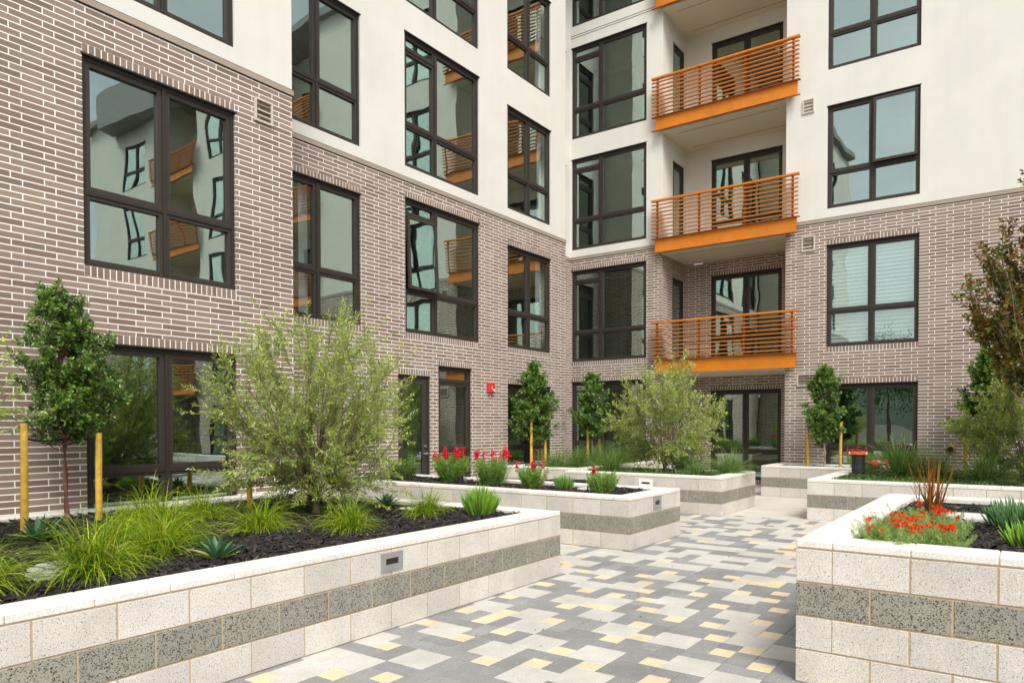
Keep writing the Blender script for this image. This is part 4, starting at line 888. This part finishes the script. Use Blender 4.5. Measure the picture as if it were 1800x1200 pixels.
disc('round_stone','round concrete cover beside the olive trunk','stepping stone',5.50,6.25,.60,.15,.03,STONE,'round concrete covers in the mulch')
disc('round_stone','round concrete cover near the right end cap of the left planter','stepping stone',5.90,5.66,.60,.11,.02,STONE,'round concrete covers in the mulch')
disc('round_stone','round concrete cover at the near end of the narrow planter','stepping stone',8.98,5.10,.60,.15,.045,STONE,'round concrete covers in the mulch')
# layered pale rock
b=MB(); rr=random.Random(3)
for k in range(5):
    n=14; r=.17-.012*k+rr.uniform(-.01,.01); z0=k*.017; z1=z0+.0155; ox,oy=rr.uniform(-.012,.012),rr.uniform(-.012,.012); pts=[(ox+r*rr.uniform(.88,1.08)*math.cos(2*math.pi*q/n),oy+r*.62*rr.uniform(.88,1.08)*math.sin(2*math.pi*q/n)) for q in range(n)]
    for q in range(n):
        a,c=pts[q],pts[(q+1)%n]; b.quad([(*a,z0),(*c,z0),(*c,z1),(*a,z1)]); b.quad([(*a,z1),(*c,z1),(ox,oy,z1+.003)])
o=b.build('layered_rock',STONE); o.location=(2.02,5.02,.60); tag(o,'pale layered rock half hidden by the widest grass','rock')
# ribbed concrete block standing between the two middle planters
T=thing('concrete_bench',(10.95,6.55,0),0,'low ribbed concrete bench between the narrow planter and the olive planter','bench')
b=MB(); b.box(-.22,.22,-.42,.42,.50,.57); b.build('seat',CAP,T,bevel=.006); b=MB(); b.box(-.17,.17,-.36,.36,0,.50)
for k in range(24): b.box(-.185,-.17,-.36+k*.03,-.345+k*.03,.02,.48)
b.build('ribbed_base',CONC,T)
# bollard light in narrow planter
T=thing('path_light',(8.85,7.35,.58),0,'small dark cylindrical path light between the red-flowered shrubs','path light')
b=MB(); b.tube([(0,0,0),(0,0,.13)],.045,14); b.build('housing',BLACKP,T); b=MB(); b.tube([(0,0,.131),(0,0,.15)],.05,14); b.build('lens_cap',SLOT,T)
# standpipe
T=thing('standpipe',(14.35,2.50,.6),0,'black standpipe with orange flange and red side valve','standpipe')
b=MB(); b.tube([(0,0,-.03),(0,0,.40)],.112,24); b.build('pipe_body',BLACKP,T)
b=MB(); b.tube([(0,0,.401),(0,0,.445)],.142,28); 
b.build('flange',ORED,T)
b=MB(); 
for sy in (-.14,.14): b.tube([(-.05,sy,.405),(-.05,sy,.45)],.014,8)
b.build('flange_bolt',WHITEM,T)
b=MB(); b.tube([(0,-.11,.26),(0,-.24,.26)],.03,12)
for k in range(6): b.tube([(0,-.125-k*.02,.26),(0,-.133-k*.02,.26)],.037,12)
b.build('threaded_nipple',BRASS,T)
b=MB(); b.tube([(0,-.24,.265),(0,-.36,.265)],.042,12); b.box(-.03,.03,-.37,-.25,.24,.305); b.tube([(0,-.36,.26),(0,-.47,.255)],.012,8); V_=b.build('valve_body',paint('valve_bronze',(.55,.32,.2),rough=.5,metal=.3),T)
b=MB(); b.tube([(-.06,-.29,.25),(-.085,-.29,.25)],.048,18); b.tube([(-.085,-.29,.25),(-.10,-.29,.25)],.018,10); b.build('red_cap',RED,T)
b=MB(); n=16; ringp=[(0+.07*math.cos(2*math.pi*k/n),-.475,.25+.07*math.sin(2*math.pi*k/n)) for k in range(n+1)]; b.tube(ringp,.011,7,cap=False)
for a in (0,math.pi/2): b.tube([(.07*math.cos(a),-.475,.25+.07*math.sin(a)),(-.07*math.cos(a),-.475,.25-.07*math.sin(a))],.008,6)
b.build('hand_wheel',RED,T)
# fire alarms
def alarm(F,u,z,label,w=.17,h=.21):
    o0=F.M@Vector((u,0,z)); T=thing('fire_alarm',o0,0,label,'fire alarm','red wall alarms'); Rm=Matrix(((F.u.x,-F.n.x,0,0),(F.u.y,-F.n.y,0,0),(0,0,1,0),(0,0,0,1)))
    b=MB(); b.box(-w/2,w/2,-.075,0,-h/2,h/2); b.xf(Rm); b.build('housing',RED,T,bevel=.008)
    b=MB(); b.tube([(w*.26,-.075,-h*.26),(w*.26,-.095,-h*.26)],.026,14); b.xf(Rm); b.build('strobe_lens',WHITEM,T)
    b=MB(); b.box(-w*.08,-w*.0,-.078,-.0752,-h*.12,h*.18); b.xf(Rm); b.build('marking',WHITEM,T)
alarm(FB,12.24,2.335,'red strobe alarm on the recessed brick wall between the windows',.21,.21)
alarm(FR,-.48,2.22,'red alarm on the right brick wall half hidden by leaves',.20,.20)

# ------------------------------------------------------------------ world, sun, camera
w=bpy.data.worlds.new('World'); scene.world=w; w.use_nodes=True; nt=w.node_tree; nt.nodes.clear()
SEL,SAZ=R_(52),R_(222)
sky=N(nt,'TexSky',sky_type='NISHITA'); sky.sun_disc=False; sky.sun_elevation=SEL; sky.sun_rotation=SAZ; sky.air_density=1.2; sky.dust_density=3.5; sky.ozone_density=1.0
hs=N(nt,'HueSaturation'); hs.inputs['Saturation'].default_value=.22; L(nt,sky.outputs[0],hs.inputs['Color'])
tc=N(nt,'TexCoord'); nz=N(nt,'TexNoise',Scale=2.2,Detail=6.0,Roughness=.55); mp=N(nt,'Mapping'); mp.inputs['Scale'].default_value=(1,1,2.6); L(nt,tc.outputs['Generated'],mp.inputs[0]); L(nt,mp.outputs[0],nz.inputs['Vector'])
rc=ramp(nt,[(.35,(.80,.83,.87)),(.65,(1.16,1.14,1.10))]); L(nt,nz.outputs['Fac'],rc.inputs['Fac']); c=mixc(nt,1.0,hs.outputs[0],rc.outputs[0],'MULTIPLY')
bg=N(nt,'Background',Strength=.155); L(nt,c,bg.inputs['Color']); wo=N(nt,'OutputWorld'); L(nt,bg.outputs[0],wo.inputs[0])
sd=bpy.data.lights.new('Sun','SUN'); sd.energy=1.8; sd.angle=R_(20); sd.color=(1,.95,.88); so=bpy.data.objects.new('Sun',sd); COL.objects.link(so)
dv=Vector((math.sin(SAZ)*math.cos(SEL),math.cos(SAZ)*math.cos(SEL),math.sin(SEL))); so.rotation_euler=dv.to_track_quat('Z','Y').to_euler(); so.location=(0,0,30)
YAW,PIT,ROL,Fp=.62130,-.01940,-.0012,1265.6
fw=Vector((math.cos(PIT)*math.cos(YAW),math.cos(PIT)*math.sin(YAW),math.sin(PIT))); rt_=Vector((math.sin(YAW),-math.cos(YAW),0)); up_=rt_.cross(fw)
Rv=math.cos(ROL)*rt_+math.sin(ROL)*up_; Uv=-math.sin(ROL)*rt_+math.cos(ROL)*up_
cd=bpy.data.cameras.new('Camera'); co=bpy.data.objects.new('Camera',cd); COL.objects.link(co); scene.camera=co
co.matrix_world=Matrix(((Rv.x,Uv.x,-fw.x,0),(Rv.y,Uv.y,-fw.y,0),(Rv.z,Uv.z,-fw.z,1.56),(0,0,0,1)))
cd.sensor_fit='HORIZONTAL'; cd.sensor_width=36; cd.lens=Fp/1800*36; cd.shift_x=0; cd.shift_y=(769.7-600)/1800; cd.clip_start=.05; cd.clip_end=3000
scene.view_settings.view_transform='Standard'; scene.view_settings.look='None'; scene.view_settings.exposure=0.5; scene.view_settings.gamma=1
scene.render.engine='CYCLES'; scene.cycles.max_bounces=8; scene.cycles.transparent_max_bounces=12; scene.cycles.diffuse_bounces=4; scene.cycles.glossy_bounces=4; scene.cycles.sample_clamp_indirect=6
